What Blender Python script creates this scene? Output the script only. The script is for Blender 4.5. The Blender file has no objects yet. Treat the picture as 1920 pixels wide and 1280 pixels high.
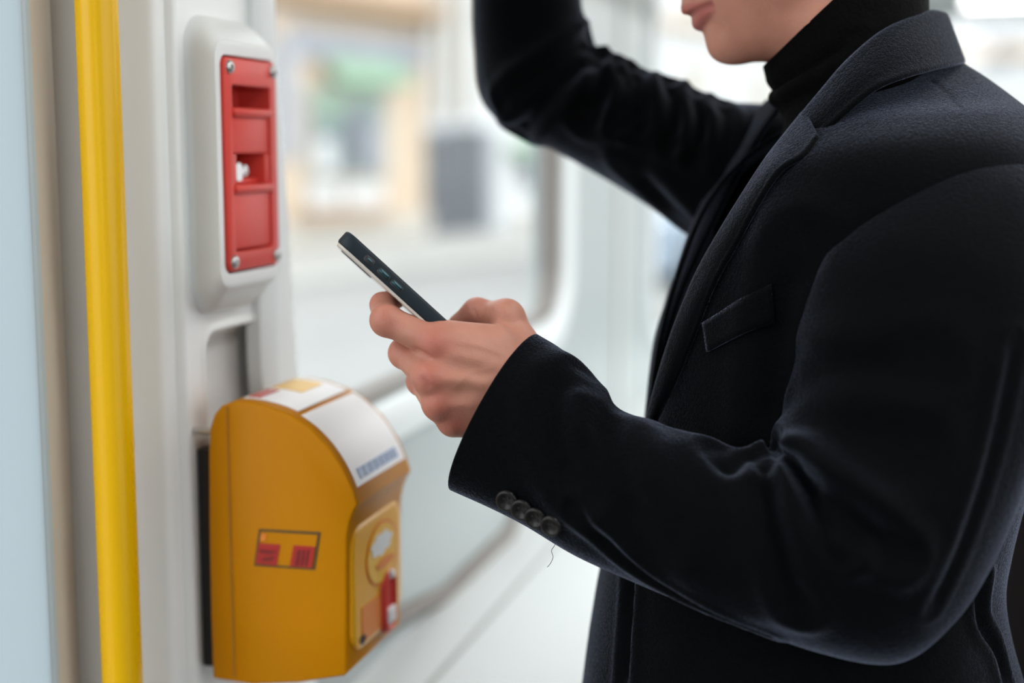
import bpy, bmesh, math, random
import numpy as np
from mathutils import Vector, Matrix
from mathutils.bvhtree import BVHTree

random.seed(4); np.random.seed(4)
scene = bpy.context.scene
COL = scene.collection

# ------------------------------------------------------------------ camera
FPX = 1920 * 50.0 / 36.0
PITCH = math.radians(7.8)
CAM = np.array([0.0, 0.0, 1.49])
FWD = np.array([0.0, math.cos(PITCH), -math.sin(PITCH)])
RGT = np.array([1.0, 0.0, 0.0])
UPV = np.array([0.0, math.sin(PITCH), math.cos(PITCH)])
cam_data = bpy.data.cameras.new('camera')
cam_data.lens = 50.0
cam_data.sensor_width = 36.0
cam_data.sensor_fit = 'HORIZONTAL'
cam_data.clip_start = 0.05
cam_data.dof.use_dof = True
cam_data.dof.focus_distance = 1.0
cam_data.dof.aperture_fstop = 2.0
cam = bpy.data.objects.new('camera', cam_data)
cam.location = CAM
cam.rotation_euler = (math.pi / 2 - PITCH, 0, 0)
COL.objects.link(cam)
scene.camera = cam

# ------------------------------------------------------------------ sky and exposure
world = bpy.data.worlds.new('overcast_sky')
scene.world = world
world.use_nodes = True
wn = world.node_tree.nodes
wn['Background'].inputs[0].default_value = (0.955, 0.98, 1.0, 1)
wn['Background'].inputs[1].default_value = 1.0
vs = scene.view_settings
vs.view_transform = 'Standard'
vs.look = 'None'
vs.gamma = 1.0
vs.use_curve_mapping = False
vs.exposure = 1.85


# ------------------------------------------------------------------ helpers
def P(px, py, d):
    """point seen at a pixel of the photograph, d metres in front of the lens"""
    return CAM + d * (FWD + RGT * (px - 960) / FPX + UPV * (640 - py) / FPX)


def ray(px, py):
    return FWD + RGT * (px - 960) / FPX + UPV * (640 - py) / FPX


def setp(o, label=None, cat=None, group=None, kind=None):
    if label: o['label'] = label
    if cat: o['category'] = cat
    if group: o['group'] = group
    if kind: o['kind'] = kind
    return o


def empty(name, loc):
    o = bpy.data.objects.new(name, None)
    o.location = loc
    o.empty_display_size = 0.05
    COL.objects.link(o)
    return o


def mk(name, V, F, mat, parent=None, smooth=False, angle=None, **kw):
    me = bpy.data.meshes.new(name)
    me.from_pydata([tuple(map(float, v)) for v in V], [], [tuple(map(int, f)) for f in F])
    me.update()
    if smooth:
        me.polygons.foreach_set('use_smooth', [True] * len(me.polygons))
        if angle is not None:
            me.set_sharp_from_angle(angle=math.radians(angle))
    if mat is not None:
        me.materials.append(mat)
    o = bpy.data.objects.new(name, me)
    COL.objects.link(o)
    if parent is not None:
        o.parent = parent
        if parent.type == 'EMPTY':
            o.location = -parent.location
    setp(o, **kw)
    return o


class Geo:
    def __init__(self):
        self.V = []; self.F = []

    def add(self, V, F):
        n = len(self.V)
        self.V += [tuple(v) for v in V]
        self.F += [tuple(i + n for i in f) for f in F]
        return self

    def loft(self, loops, cap0=True, cap1=True, closed=True):
        n = len(self.V); m = len(loops[0])
        for l in loops: self.V += [tuple(p) for p in l]
        rng = range(m) if closed else range(m - 1)
        for i in range(len(loops) - 1):
            for j in rng:
                a = n + i * m + j; b = n + i * m + (j + 1) % m
                self.F.append((a, b, b + m, a + m))
        if cap0: self.F.append(tuple(n + j for j in range(m))[::-1])
        if cap1: self.F.append(tuple(n + (len(loops) - 1) * m + j for j in range(m)))
        return self

    def box(self, fn, a0, a1, b0, b1, c0, c1, bev=0.0):
        """box in a local frame fn(a,b,c)->world"""
        bm = bmesh.new()
        bmesh.ops.create_cube(bm, size=1)
        for v in bm.verts:
            v.co = Vector(((a0 + a1) / 2 + v.co.x * (a1 - a0), (b0 + b1) / 2 + v.co.y * (b1 - b0), (c0 + c1) / 2 + v.co.z * (c1 - c0)))
        if bev > 0:
            bmesh.ops.bevel(bm, geom=bm.edges[:], offset=bev, segments=3, affect='EDGES', profile=0.5)
        bm.verts.index_update()
        V = [fn(*v.co) for v in bm.verts]
        F = [[v.index for v in f.verts] for f in bm.faces]
        bm.free()
        return self.add(V, F)

    def tube(self, pts, rad, m=16, cap=True):
        pts = [np.array(p, float) for p in pts]
        if not hasattr(rad, '__len__'): rad = [rad] * len(pts)
        loops = []
        up = None
        for i, p in enumerate(pts):
            t = pts[min(i + 1, len(pts) - 1)] - pts[max(i - 1, 0)]
            t = t / np.linalg.norm(t)
            if up is None:
                up = np.array([0, 0, 1.0]) if abs(t[2]) < 0.9 else np.array([1.0, 0, 0])
            u = np.cross(up, t); u /= np.linalg.norm(u)
            v = np.cross(t, u); up = v
            loops.append([p + rad[i] * (math.cos(2 * math.pi * k / m) * u + math.sin(2 * math.pi * k / m) * v) for k in range(m)])
        return self.loft(loops, cap, cap)

    def build(self, name, mat, parent=None, smooth=False, angle=None, recalc=True, **kw):
        o = mk(name, self.V, self.F, mat, parent, smooth, angle, **kw)
        if recalc:
            bm = bmesh.new(); bm.from_mesh(o.data)
            bmesh.ops.recalc_face_normals(bm, faces=bm.faces)
            bm.to_mesh(o.data); bm.free()
        return o


def rr(a0, a1, b0, b1, r, n=6):
    """rounded rectangle loop, counter-clockwise, list of (a,b)"""
    r = min(r, (a1 - a0) / 2 - 1e-5, (b1 - b0) / 2 - 1e-5)
    pts = []
    for cx, cy, t0 in ((a1 - r, b1 - r, 0), (a0 + r, b1 - r, 90), (a0 + r, b0 + r, 180), (a1 - r, b0 + r, 270)):
        for k in range(n + 1):
            t = math.radians(t0 + 90 * k / n)
            pts.append((cx + r * math.cos(t), cy + r * math.sin(t)))
    return pts


def crom(pts, n):
    """Catmull-Rom through rows of an array, n samples"""
    A = np.array(pts, float)
    A = np.vstack([2 * A[0] - A[1], A, 2 * A[-1] - A[-2]])
    T = np.linspace(0, len(pts) - 1 - 1e-9, n)
    out = []
    for t in T:
        i = int(t); f = t - i
        p0, p1, p2, p3 = A[i], A[i + 1], A[i + 2], A[i + 3]
        out.append(0.5 * ((2 * p1) + (-p0 + p2) * f + (2 * p0 - 5 * p1 + 4 * p2 - p3) * f * f + (-p0 + 3 * p1 - 3 * p2 + p3) * f ** 3))
    return np.array(out)


# ------------------------------------------------------------------ materials
MATS = {}


def mat(name, color, rough=0.5, metal=0.0, noise=0.0, nscale=20.0, bump=0.0, bscale=200.0, coat=0.0, sheen=0.0,
        spec=0.5, sub=0.0, emit=None, sheen_tint=(1, 1, 1), stretch=None):
    if name in MATS: return MATS[name]
    m = bpy.data.materials.new(name); m.use_nodes = True
    nt = m.node_tree; N = nt.nodes; L = nt.links
    b = N['Principled BSDF']
    b.inputs['Base Color'].default_value = (*color, 1)
    b.inputs['Roughness'].default_value = rough
    b.inputs['Metallic'].default_value = metal
    b.inputs['Coat Weight'].default_value = coat
    b.inputs['Coat Roughness'].default_value = 0.08
    b.inputs['Specular IOR Level'].default_value = spec
    if sheen:
        b.inputs['Sheen Weight'].default_value = sheen
        b.inputs['Sheen Roughness'].default_value = 0.45
        b.inputs['Sheen Tint'].default_value = (*sheen_tint, 1)
    if sub:
        b.inputs['Subsurface Weight'].default_value = sub
        b.inputs['Subsurface Radius'].default_value = (0.012, 0.005, 0.003)
        b.inputs['Subsurface Scale'].default_value = 0.6
    if emit:
        b.inputs['Emission Color'].default_value = (*emit[0], 1)
        b.inputs['Emission Strength'].default_value = emit[1]
    tc = N.new('ShaderNodeTexCoord')
    src = tc.outputs['Object']
    if stretch:
        mp = N.new('ShaderNodeMapping'); mp.inputs['Scale'].default_value = stretch
        L.new(src, mp.inputs[0]); src = mp.outputs[0]
    if noise:
        t = N.new('ShaderNodeTexNoise'); t.inputs['Scale'].default_value = nscale; t.inputs['Detail'].default_value = 5
        L.new(src, t.inputs['Vector'])
        mx = N.new('ShaderNodeMix'); mx.data_type = 'RGBA'
        mx.inputs[6].default_value = (*[c * (1 - noise) for c in color], 1)
        mx.inputs[7].default_value = (*[min(1, c * (1 + noise)) for c in color], 1)
        L.new(t.outputs['Fac'], mx.inputs[0]); L.new(mx.outputs[2], b.inputs['Base Color'])
    if bump:
        t2 = N.new('ShaderNodeTexNoise'); t2.inputs['Scale'].default_value = bscale; t2.inputs['Detail'].default_value = 4
        L.new(src, t2.inputs['Vector'])
        bp = N.new('ShaderNodeBump'); bp.inputs['Strength'].default_value = bump; bp.inputs['Distance'].default_value = 0.002
        L.new(t2.outputs['Fac'], bp.inputs['Height']); L.new(bp.outputs[0], b.inputs['Normal'])
    MATS[name] = m
    return m


def glass_mat(name, tint=(0.96, 0.98, 0.98), refl=0.035):
    m = bpy.data.materials.new(name); m.use_nodes = True
    nt = m.node_tree; N = nt.nodes; L = nt.links
    N.remove(N['Principled BSDF'])
    tr = N.new('ShaderNodeBsdfTransparent'); tr.inputs[0].default_value = (*tint, 1)
    gl = N.new('ShaderNodeBsdfGlossy'); gl.inputs['Roughness'].default_value = 0.02
    mx = N.new('ShaderNodeMixShader'); mx.inputs[0].default_value = refl
    L.new(tr.outputs[0], mx.inputs[1]); L.new(gl.outputs[0], mx.inputs[2])
    L.new(mx.outputs[0], N['Material Output'].inputs[0])
    return m


M_LEDGE = mat('ledge_paint', (0.72, 0.755, 0.76), 0.35, noise=0.02, nscale=6)
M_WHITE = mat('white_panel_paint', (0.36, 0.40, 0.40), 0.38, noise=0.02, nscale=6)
M_COLUMN = mat('pillar_cover_plastic', (0.80, 0.82, 0.815), 0.35, noise=0.02, nscale=8)
M_POST = mat('door_post_paint', (0.76, 0.77, 0.75), 0.45, noise=0.03, nscale=5)
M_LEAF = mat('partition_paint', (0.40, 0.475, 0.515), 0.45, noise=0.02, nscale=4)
M_TAUPE = mat('shaded_gap_brown', (0.175, 0.12, 0.075), 0.7, noise=0.08, nscale=20)  # shade of the recess beside the partition, painted as dark brown
M_BEIGE = mat('edge_trim_beige', (0.50, 0.46, 0.40), 0.55, noise=0.04, nscale=20)
M_GASKET = mat('window_gasket_rubber', (0.20, 0.18, 0.165), 0.7, noise=0.08, nscale=40)
M_FLOOR = mat('tram_floor_vinyl', (0.13, 0.135, 0.14), 0.6, noise=0.15, nscale=60)
M_CEIL = mat('tram_ceiling_paint', (0.78, 0.79, 0.78), 0.5, noise=0.02, nscale=5)
M_YELLOW = mat('yellow_pole_coating', (0.72, 0.41, 0.0005), 0.33, coat=0.0, spec=.3, noise=0.02, nscale=30)
M_BOX = mat('yellow_orange_plastic', (0.56, 0.215, 0.0002), 0.42, noise=0.03, nscale=10, coat=0.0, spec=.12)
M_RED = mat('red_plastic', (0.70, 0.065, 0.05), 0.40, noise=0.06, nscale=40, coat=0.0, spec=.28)
M_STEEL = mat('brushed_steel', (0.55, 0.54, 0.53), 0.32, metal=1.0, noise=0.05, nscale=80)
M_BLACK = mat('black_plastic', (0.012, 0.012, 0.013), 0.5, noise=0.1, nscale=40)
M_GLASS = glass_mat('window_glass')

# ------------------------------------------------------------------ tram frame: s along the car, o into the car from the left wall, z up
TH = math.radians(15.5)
WD = np.array([math.sin(TH), math.cos(TH), 0])
WN = np.array([math.cos(TH), -math.sin(TH), 0])
DW = 0.55
WQ = CAM * np.array([1, 1, 0]) - WN * DW


def W(s, o, z):
    return WQ + WD * s + WN * o + np.array([0, 0, z])


def pw(px, py, o=0.0):
    """pixel -> (s,z) on the plane at offset o from the left wall"""
    r = ray(px, py)
    t = (o - DW) / np.dot(r, WN)
    p = CAM + t * r
    return float(np.dot(p - WQ, WD)), float(p[2])


def ps(px, py, s):
    """pixel -> (o,z) on the cross plane at s"""
    r = ray(px, py)
    t = s / np.dot(r, WD)
    p = CAM + t * r
    return float(np.dot(p - WQ, WN)), float(p[2])


CEIL = 2.25
WID = 2.3
S0, S1 = -2.2, 8.0


def hole_panel(g, fn, a0, a1, b0, b1, hole, depth=0.0, back=True):
    """flat panel a0..a1 x b0..b1 with a rounded hole; fn(a,b,c) c=0 face; reveal of given depth"""
    ha0, ha1, hb0, hb1, r = hole
    L = rr(ha0, ha1, hb0, hb1, r, 7)
    cx, cy = (ha0 + ha1) / 2, (hb0 + hb1) / 2
    outer = []
    hw, hh = (ha1 - ha0) / 2, (hb1 - hb0) / 2
    # map each hole point radially (in the hole's own aspect) onto the outer rectangle
    for (a, b) in L:
        u, v = (a - cx) / hw, (b - cy) / hh
        k = 1.0 / max(abs(u), abs(v))
        u *= k; v *= k
        oa = cx + (u * (a1 - cx) if u > 0 else u * (cx - a0))
        ob = cy + (v * (b1 - cy) if v > 0 else v * (cy - b0))
        outer.append((oa, ob))
    # snap the point nearest each corner to it
    for ca, cb in ((a0, b0), (a0, b1), (a1, b0), (a1, b1)):
        i = min(range(len(outer)), key=lambda q: (outer[q][0] - ca) ** 2 + (outer[q][1] - cb) ** 2)
        outer[i] = (ca, cb)
    loops = [[fn(a, b, 0) for a, b in outer], [fn(a, b, 0) for a, b in L]]
    if depth:
        loops.append([fn(a, b, -depth) for a, b in L])
        loops.append([fn(a, b, -depth) for a, b in outer])
    g.loft(loops, False, False)
    return L


# --- floor and ceiling
g = Geo(); g.box(W, S0 - .05, S1 + .05, -0.06, WID + 0.06, -0.06, 0.0)
g.build('floor', M_FLOOR, kind='structure', label='grey vinyl tram floor under the passenger')
g = Geo(); g.box(W, S0 - .05, S1 + .05, -0.06, WID + 0.06, CEIL, CEIL + 0.05)
g.build('ceiling', M_CEIL, kind='structure', label='white tram ceiling above the window wall')

# --- left wall with two windows
sw0 = pw(556, 640)[0]; sw1 = pw(1052, 560)[0]
sv0 = pw(1222, 500)[0]; sv1 = 7.6
zsill = pw(742, 735)[1]
z2sill = pw(1250, 600)[1]
smid = (sw1 + sv0) / 2
wall = Geo()
f_in = lambda a, b, c: W(a, c, b)
SC = pw(470, 640)[0]            # wall starts behind the pillar cover
h1 = (1.176, sw1, zsill, 2.02, 0.085)
h2 = (sv0, sv1, z2sill, 2.02, 0.12)
L1 = hole_panel(wall, f_in, 1.170, smid, 0.0, CEIL, h1, 0.05)
L2 = hole_panel(wall, f_in, smid, S1, 0.0, CEIL, h2, 0.05)
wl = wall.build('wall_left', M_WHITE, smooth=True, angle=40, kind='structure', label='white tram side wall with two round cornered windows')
for i, (L, h) in enumerate(((L1, h1), (L2, h2))):
    win = empty('window_%d' % (i + 1), W((h[0] + h[1]) / 2, -0.03, h[2]))
    setp(win, kind='structure', label=['tram window with round dark gasket between ticket box and white pillar',
                                       'tram window beyond the white pillar behind the raised arm'][i])
    cx, cz = (h[0] + h[1]) / 2, (h[2] + h[3]) / 2

    def off(L, e):
        out = []
        n = len(L)
        for k in range(n):
            a, b = np.array(L[k - 1]), np.array(L[(k + 1) % n])
            t = b - a; t /= np.linalg.norm(t)
            out.append((L[k][0] + t[1] * e, L[k][1] - t[0] * e))
        return out
    fr = Geo()
    prof = [(0.052, -0.002), (0.050, 0.010), (0.030, 0.016), (0.006, 0.008), (0.0, -0.012)]
    fr.loft([[W(a, o, b) for a, b in off(L, e)] for e, o in prof], False, False)
    fr.build('window_frame', M_LEDGE, win, smooth=True, angle=50)
    ga = Geo()
    prof = [(0.003, -0.010), (-0.001, -0.002), (-0.007, -0.004), (-0.010, -0.018), (-0.008, -0.035)]
    ga.loft([[W(a, o, b) for a, b in off(L, e)] for e, o in prof], False, False)
    ga.build('gasket', M_GASKET, win, smooth=True, angle=50)
    gl = Geo(); gl.loft([[W(a, o, b) for a, b in off(L, -0.006)] for o in (-0.026, -0.022)])
    gl.build('pane', M_GLASS, win)
# seam strip on the pillar between the windows
g = Geo()
s_seam = pw(1161, 560)[0]
g.box(f_in, s_seam - 0.02, s_seam + 0.02, 0.0, CEIL, 0.001, 0.006, 0.002)
g.build('trim_1', mat('seam_strip', (0.55, 0.585, 0.56), 0.5, noise=.03, nscale=20), kind='structure', label='narrow vertical seam strip on the white pillar between windows')

# --- ledge under the first window
zl = pw(880, 1072)[1]
OL = 0.33
ledge = empty('ledge', W(2.2, 0.15, 0)); setp(ledge, kind='structure', label='white wheel cover ledge under the tram window')
sl0, sl1 = 1.20, smid + 1.2
g = Geo()
prof = [(0.0, 0.0), (OL - 0.01, 0.0), (OL, 0.02), (OL, zl - 0.05), (OL - 0.008, zl - 0.022), (OL - 0.022, zl - 0.007), (OL - 0.05, zl), (0.0, zl)]
g.loft([[W(s, o, z) for o, z in prof] for s in (sl0, sl1)])
g.build('ledge_cover', M_LEDGE, ledge, smooth=True, angle=45)
g = Geo()
sa = pw(813, 1261, 0); 
r = ray(880, 1200); t = (zl - CAM[2]) / r[2]; q = CAM + t * r; oseam = float(np.dot(q - WQ, WN))
g.box(W, sl0, sl1, oseam - 0.0035, oseam + 0.0035, zl - 0.001, zl + 0.0012, 0.0008)
g.build('seam', mat('seam_grey', (0.42, 0.44, 0.43), 0.7, noise=.05, nscale=30), ledge)
# dark cove groove where wall meets the ledge, curling up at its far end
g = Geo()
pts = [pw(x, y, 0.004) for x, y in ((700, 1192), (762, 1150), (830, 1118), (880, 1092), (915, 1062), (940, 1028), (958, 990), (968, 955), (974, 900))]
pts = crom(pts, 40)
g.tube([W(s, 0.002, max(z, zl + .004)) for s, z in pts], 0.011, 12)
g.build('trim_2', M_GASKET, smooth=True, kind='structure', label='dark curved rubber groove along the lower wall panel')

# --- right wall (behind the camera's right), with wide windows
g = Geo()
f_r = lambda a, b, c: W(a, WID - c, b)
panels = [(-2.2, -0.9), (-0.9, 1.0), (1.0, 3.6), (3.6, 5.8), (5.8, 8.0)]
RL = []
for k, (a, b) in enumerate(panels):
    if k == 0:
        g.box(f_r, a, b, 0, CEIL, -.05, 0)
        continue
    RL.append(hole_panel(g, f_r, a, b, 0, CEIL, (a + .06, b - .06, 0.60, 2.15, 0.1), 0.05))
g.build('wall_right', M_WHITE, kind='structure', label='white tram side wall opposite the ticket box')
# --- door in the left wall behind the camera's left
g = Geo(); LD = hole_panel(g, f_in, S0, 0.70, 0, CEIL, (-1.2, 0.60, 0.85, 2.05, 0.1), 0.05)
g.build('door_1', M_WHITE, kind='structure', label='tram door with a tall window left of the camera')
# --- end walls
f_e = lambda a, b, c: W(S1 - c, a, b)
g = Geo(); LE = hole_panel(g, f_e, 0, WID, 0, CEIL, (0.10, WID - 0.10, 0.70, 2.15, 0.12), 0.05)
g.build('wall_back', M_WHITE, kind='structure', label='far end wall of the tram with a wide window')
f_f = lambda a, b, c: W(S0 + c, a, b)
g = Geo(); LF = hole_panel(g, f_f, 0, WID, 0, CEIL, (0.75, WID - 0.75, 1.3, 1.95, 0.12), 0.05)
g.build('wall_front', M_WHITE, kind='structure', label='near end wall of the tram behind the photographer')
win = empty('window_3', W(S1 - 0.03, WID / 2, 0.85)); setp(win, kind='structure', label='end window of the tram behind the coat collar')
g = Geo(); g.loft([[f_e(a, b, c) for a, b in LE] for c in (-.026, -.022)]); g.build('pane', M_GLASS, win)

# --- unseen ceiling light strips, added to brighten upward-facing surfaces
M_ADDED_LAMP = mat('added_lamp_diffuser', (.9, .9, .9), .5, noise=.01, nscale=5, emit=((1.0, .98, .96), 2.3))
for k, (a, b) in enumerate(((0.2, 2.6), (2.9, 5.3), (5.5, 7.9))):
    lt = empty('added_ceiling_light', W((a + b) / 2, 0.97, CEIL)); setp(lt, ['nearest', 'middle', 'farthest'][k] + ' of the added, unseen ceiling light strips over the aisle', 'ceiling light', 'ceiling light strips')
    g = Geo(); g.box(W, a, b, 0.78, 1.16, CEIL - .03, CEIL, .004); g.build('added_lamp_housing', M_CEIL, lt)
    g = Geo(); g.box(W, a + .02, b - .02, 0.80, 1.14, CEIL - .036, CEIL - .029, .001); g.build('diffuser', M_ADDED_LAMP, lt)

# --- door side: partition leaf, dark strip for the shaded gap, post
z0, z1 = 0.0, CEIL


def G2(px, d):
    p = P(px, 640, d); return p[0], p[1]


def strip(g, pts, z0=0.0, z1=CEIL, th=0.012):
    """vertical sheet over a plan polyline"""
    pts = [np.array(p) for p in pts]
    n = []
    for i in range(len(pts)):
        t = pts[min(i + 1, len(pts) - 1)] - pts[max(i - 1, 0)]
        t /= np.linalg.norm(t); n.append(np.array([-t[1], t[0]]))
    loop = [tuple(p) for p in pts] + [tuple(p + q * th) for p, q in zip(pts[::-1], n[::-1])]
    g.loft([[(x, y, z) for x, y in loop] for z in (z0, z1)])


g = Geo(); strip(g, crom([G2(-420, 1.03), G2(-150, 1.03), G2(40, 1.03), G2(72, 1.033), G2(84, 1.04)], 24), th=0.02)
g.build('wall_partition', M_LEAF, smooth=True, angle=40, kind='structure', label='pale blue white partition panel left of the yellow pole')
g = Geo(); strip(g, crom([G2(84, 1.04), G2(100, 1.06), G2(118, 1.09), G2(121, 1.11)], 10), th=0.015)
g.build('trim_3', M_BEIGE, smooth=True, angle=40, kind='structure', label='beige edge strip of the partition beside the yellow pole')
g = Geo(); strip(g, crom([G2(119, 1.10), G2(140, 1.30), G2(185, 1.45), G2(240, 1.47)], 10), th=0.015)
g.build('trim_4', M_TAUPE, smooth=True, angle=40, kind='structure', label='dark brown strip standing in for the shaded gap behind the yellow pole')
sL = pw(343, 640)[0]
c0 = W(sL, 0, 0)
g = Geo(); strip(g, crom([G2(205, 1.46), G2(222, 1.42), G2(250, 1.40), G2(290, 1.395), G2(318, 1.39), G2(330, 1.36)], 24), th=0.015)
g.build('wall_door_post', M_POST, smooth=True, angle=40, kind='structure', label='light grey door post between yellow pole and pillar cover')

# --- pillar cover with the recessed grip
pc = empty('pillar_cover', W(sL + .05, 0, 0)); setp(pc, kind='structure', label='white moulded pillar cover carrying red handle and ticket box')
sA = sL; zt, zb = pw(505, 0)[1], pw(548, 700)[1]
sRt, sRb = pw(505, 0)[0], pw(548, 700)[0]


def sR(z): return sRb + (sRt - sRb) * (z - zb) / (zt - zb)


rc0 = pw(376, 760); rc1 = pw(508, 612)
rs0, rs1 = pw(376, 680)[0], pw(507, 680)[0]
rz1 = pw(440, 607)[1]; rz0 = rz1 - 0.13
kk = lambda a, z: sA + (a - sA) / (sRb - sA) * (sR(z) - sA)
f_c = lambda a, b, c: W(kk(a, b), c + 0.004, b)
g = Geo()
LR = hole_panel(g, f_c, sA, sRb, rz0 - 0.12, rz1 + 0.05, (rs0, rs1, rz0, rz1, 0.018))
g.loft([[W(kk(a, b), 0.004 - d, b) for a, b in off(LR, -e)] for d, e in ((0, -.006), (-.0016, -.003), (-.0012, 0), (0.003, 0.002), (0.015, 0.006), (0.019, 0.012))], False, True)
# upper and lower plain parts
for za, zb_ in ((0.0, rz0 - 0.12), (rz1 + 0.05, CEIL)):
    g.add([W(sA, .004, za), W(sR(za), .004, za), W(sR(zb_), .004, zb_), W(sA, .004, zb_)], [(0, 1, 2, 3)])
# rounded returns left and right
def ret(side):
    loops = []
    for z in (0.0, rz0 - .12, rz1 + .05, CEIL):
        s = sA if side < 0 else sR(z)
        loops.append([W(s + side * 0.014 * math.sin(t), 0.004 - 0.014 * (1 - math.cos(t)), z) for t in np.linspace(0, math.pi / 2, 6)] + [W(s + side * .014, -.09 if side < 0 else -0.045, z)])
    return loops
g.loft(ret(1), False, False, closed=False)
g.build('cover_shell', M_COLUMN, pc, smooth=True, angle=50)
# stepped rounded trim down its left side
tr = Geo()
a = sA
prof = [(a + .002, .004), (a - .004, .006), (a - .008, .004), (a - .010, -.002), (a - .016, -.003), (a - .022, -.010), (a - .024, -.03), (a - .024, -.30)]
tr.loft([[W(s, o, z) for s, o in prof] for z in (0, CEIL)], False, False, closed=False)
tr.build('side_trim', M_COLUMN, pc, smooth=True, angle=60)

# ------------------------------------------------------------------ yellow grab pole
xy = P(205, 640, 1.06)
g = Geo()
rp = 38.6 * 1.06 / FPX
g.loft([[(xy[0] + rp * math.cos(t), xy[1] + rp * math.sin(t), z) for t in np.linspace(0, 2 * math.pi, 192, endpoint=False)] for z in (0.012, 0.7, 1.5, CEIL - 0.012)])
pole = empty('grab_pole', (xy[0], xy[1], 0)); setp(pole, 'glossy yellow vertical grab pole beside the grey door post', 'pole')
g.build('pole_tube', M_YELLOW, pole, smooth=True, angle=40)
for z in (0.0, CEIL - 0.02):
    g = Geo(); g.loft([[(xy[0] + 0.035 * math.cos(t), xy[1] + 0.035 * math.sin(t), zz) for t in np.linspace(0, 2 * math.pi, 32, endpoint=False)] for zz in (z, z + 0.02)])
    g.build('flange', M_STEEL, pole, smooth=True, angle=40)

# ------------------------------------------------------------------ red emergency handle in a raised grey housing
OF = 0.036
es0, ez0 = pw(421, 515, OF); es1, ez1 = pw(518, 110, OF)
es0 = pw(418, 300, OF)[0]; es1 = pw(516, 300, OF)[0]
ez1 = (pw(418, 107, OF)[1] + pw(510, 113, OF)[1]) / 2
ez0 = (pw(430, 516, OF)[1] + pw(519, 491, OF)[1]) / 2
eh = empty('emergency_handle', W((es0 + es1) / 2, 0, ez0 - .05)); setp(eh, 'red emergency handle plate in a raised grey housing on the pillar', 'emergency handle')
bs0 = pw(349, 300, 0.004)[0]; bz1 = pw(440, 40, 0.004)[1]; bz0 = pw(420, 580, 0.004)[1]
m_ = 0.012
fs0, fs1, fz0, fz1 = es0 - 0.009, es1 + 0.009, ez0 - 0.012, ez1 + 0.012
bs1 = fs1 + 0.012
levels = [(0.004, 1.0), (0.010, .96), (0.018, .74), (0.026, .42), (0.031, .16), (0.0345, .05), (OF, 0.0)]
loops = []
for o, k in levels:
    L = rr(fs0 + (bs0 - fs0) * k, fs1 + (bs1 - fs1) * k, fz0 + (bz0 - fz0) * k, fz1 + (bz1 - fz1) * k, 0.016 + .012 * k, 7)
    loops.append([W(a, o, b) for a, b in L])
Lh = rr(es0, es1, ez0, ez1, 0.008, 7)
loops.append([W(a, OF + .0005, b) for a, b in rr(fs0 + .003, fs1 - .003, fz0 + .003, fz1 - .003, 0.014, 7)])
loops.append([W(a, OF, b) for a, b in off(Lh, .001)])
loops.append([W(a, OF - .028, b) for a, b in Lh])
g = Geo(); g.loft(loops, False, True); g.build('housing', M_COLUMN, eh, smooth=True, angle=60)
# red insert: tray, frame, blocks
ew = es1 - es0


def ey(py, px=468, o=OF): return pw(px, py, o)[1]


g = Geo()
Lf = rr(es0, es1, ez0, ez1, 0.008, 7); Li = rr(es0 + .013, es1 - .013, ez0 + .016, ez1 - .022, 0.003, 7)
g.loft([[W(a, o, b) for a, b in L] for L, o in ((Lf, OF - .004), (off(Lf, -.001), OF + .002), (off(Lf, -.003), OF + .0032), (off(Li, .001), OF + .0030), (Li, OF + .002), (Li, OF - .026))], False, True)
plate = g.build('red_plate', M_RED, eh, smooth=True, angle=40)
bx0, bx1 = es0 + .0135, es1 - .0135
fb = lambda a, b, c: W(a, b, c)


def blk(name, y0, y1, o1, bev=0.002, x0=bx0, x1=bx1, m=M_RED, o0=OF - .024):
    g = Geo(); g.box(fb, x0, x1, o0, o1, ey(y1), ey(y0), bev)
    return g.build(name, m, plate, smooth=True, angle=45)


blk('upper_flap', 203, 288, OF + .001)
g = Geo()
for yy in (211, 352):
    g = Geo(); g.box(fb, bx0 - .001, bx1 + .001, OF - .02, OF + .006, ey(yy + 9), ey(yy - 8), .0035)
    g.build('flap_lip', M_RED, plate, smooth=True, angle=60)
blk('lower_flap', 356, 465, OF + .001)
# side cheeks of the key well
blk('well_cheek', 288, 345, OF + .001, .001, bx0, bx0 + .008)
blk('well_cheek', 288, 345, OF + .001, .001, bx1 - .008, bx1)
blk('well_ledge', 334, 345, OF - .006, .002)
blk('slot', 465, 474, OF - .016, .0005, m=M_BLACK)
# key barrel
kc = ((bx0 + bx1) / 2 - .012, OF - .012, ey(322))
g = Geo(); g.tube([W(kc[0], o, kc[2]) for o in (OF - .024, OF - .004)], .0075, 20); g.build('lock_barrel', M_STEEL, plate, smooth=True, angle=40)
g = Geo(); g.tube([W(kc[0] + .016, o, kc[2] + .001) for o in (OF - .024, OF - .006)], .0045, 16); g.build('lock_pin', M_STEEL, plate, smooth=True, angle=40)
g = Geo(); g.box(fb, kc[0] - .003, kc[0] + .02, OF - .012, OF - .005, kc[2] - .002, kc[2] + .002, .0008); g.build('latch_wire', M_STEEL, plate, smooth=True)
for (a, b) in ((es0 + .0085, ez1 - .0085), (es1 - .0085, ez1 - .0085), (es0 + .0085, ez0 + .0085), (es1 - .0085, ez0 + .0085)):
    g = Geo()
    for o, r_ in ((OF + .0025, .0052), (OF + .0045, .0050), (OF + .0058, .0036)):
        pass
    g.loft([[W(a + r_ * math.cos(t), o, b + r_ * math.sin(t)) for t in np.linspace(0, 2 * math.pi, 20, endpoint=False)] for o, r_ in ((OF + .0025, .0054), (OF + .0045, .0052), (OF + .0058, .0038), (OF + .0058, .0020), (OF + .0045, .0018))])
    g.build('screw', M_STEEL, plate, smooth=True, angle=50)

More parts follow.
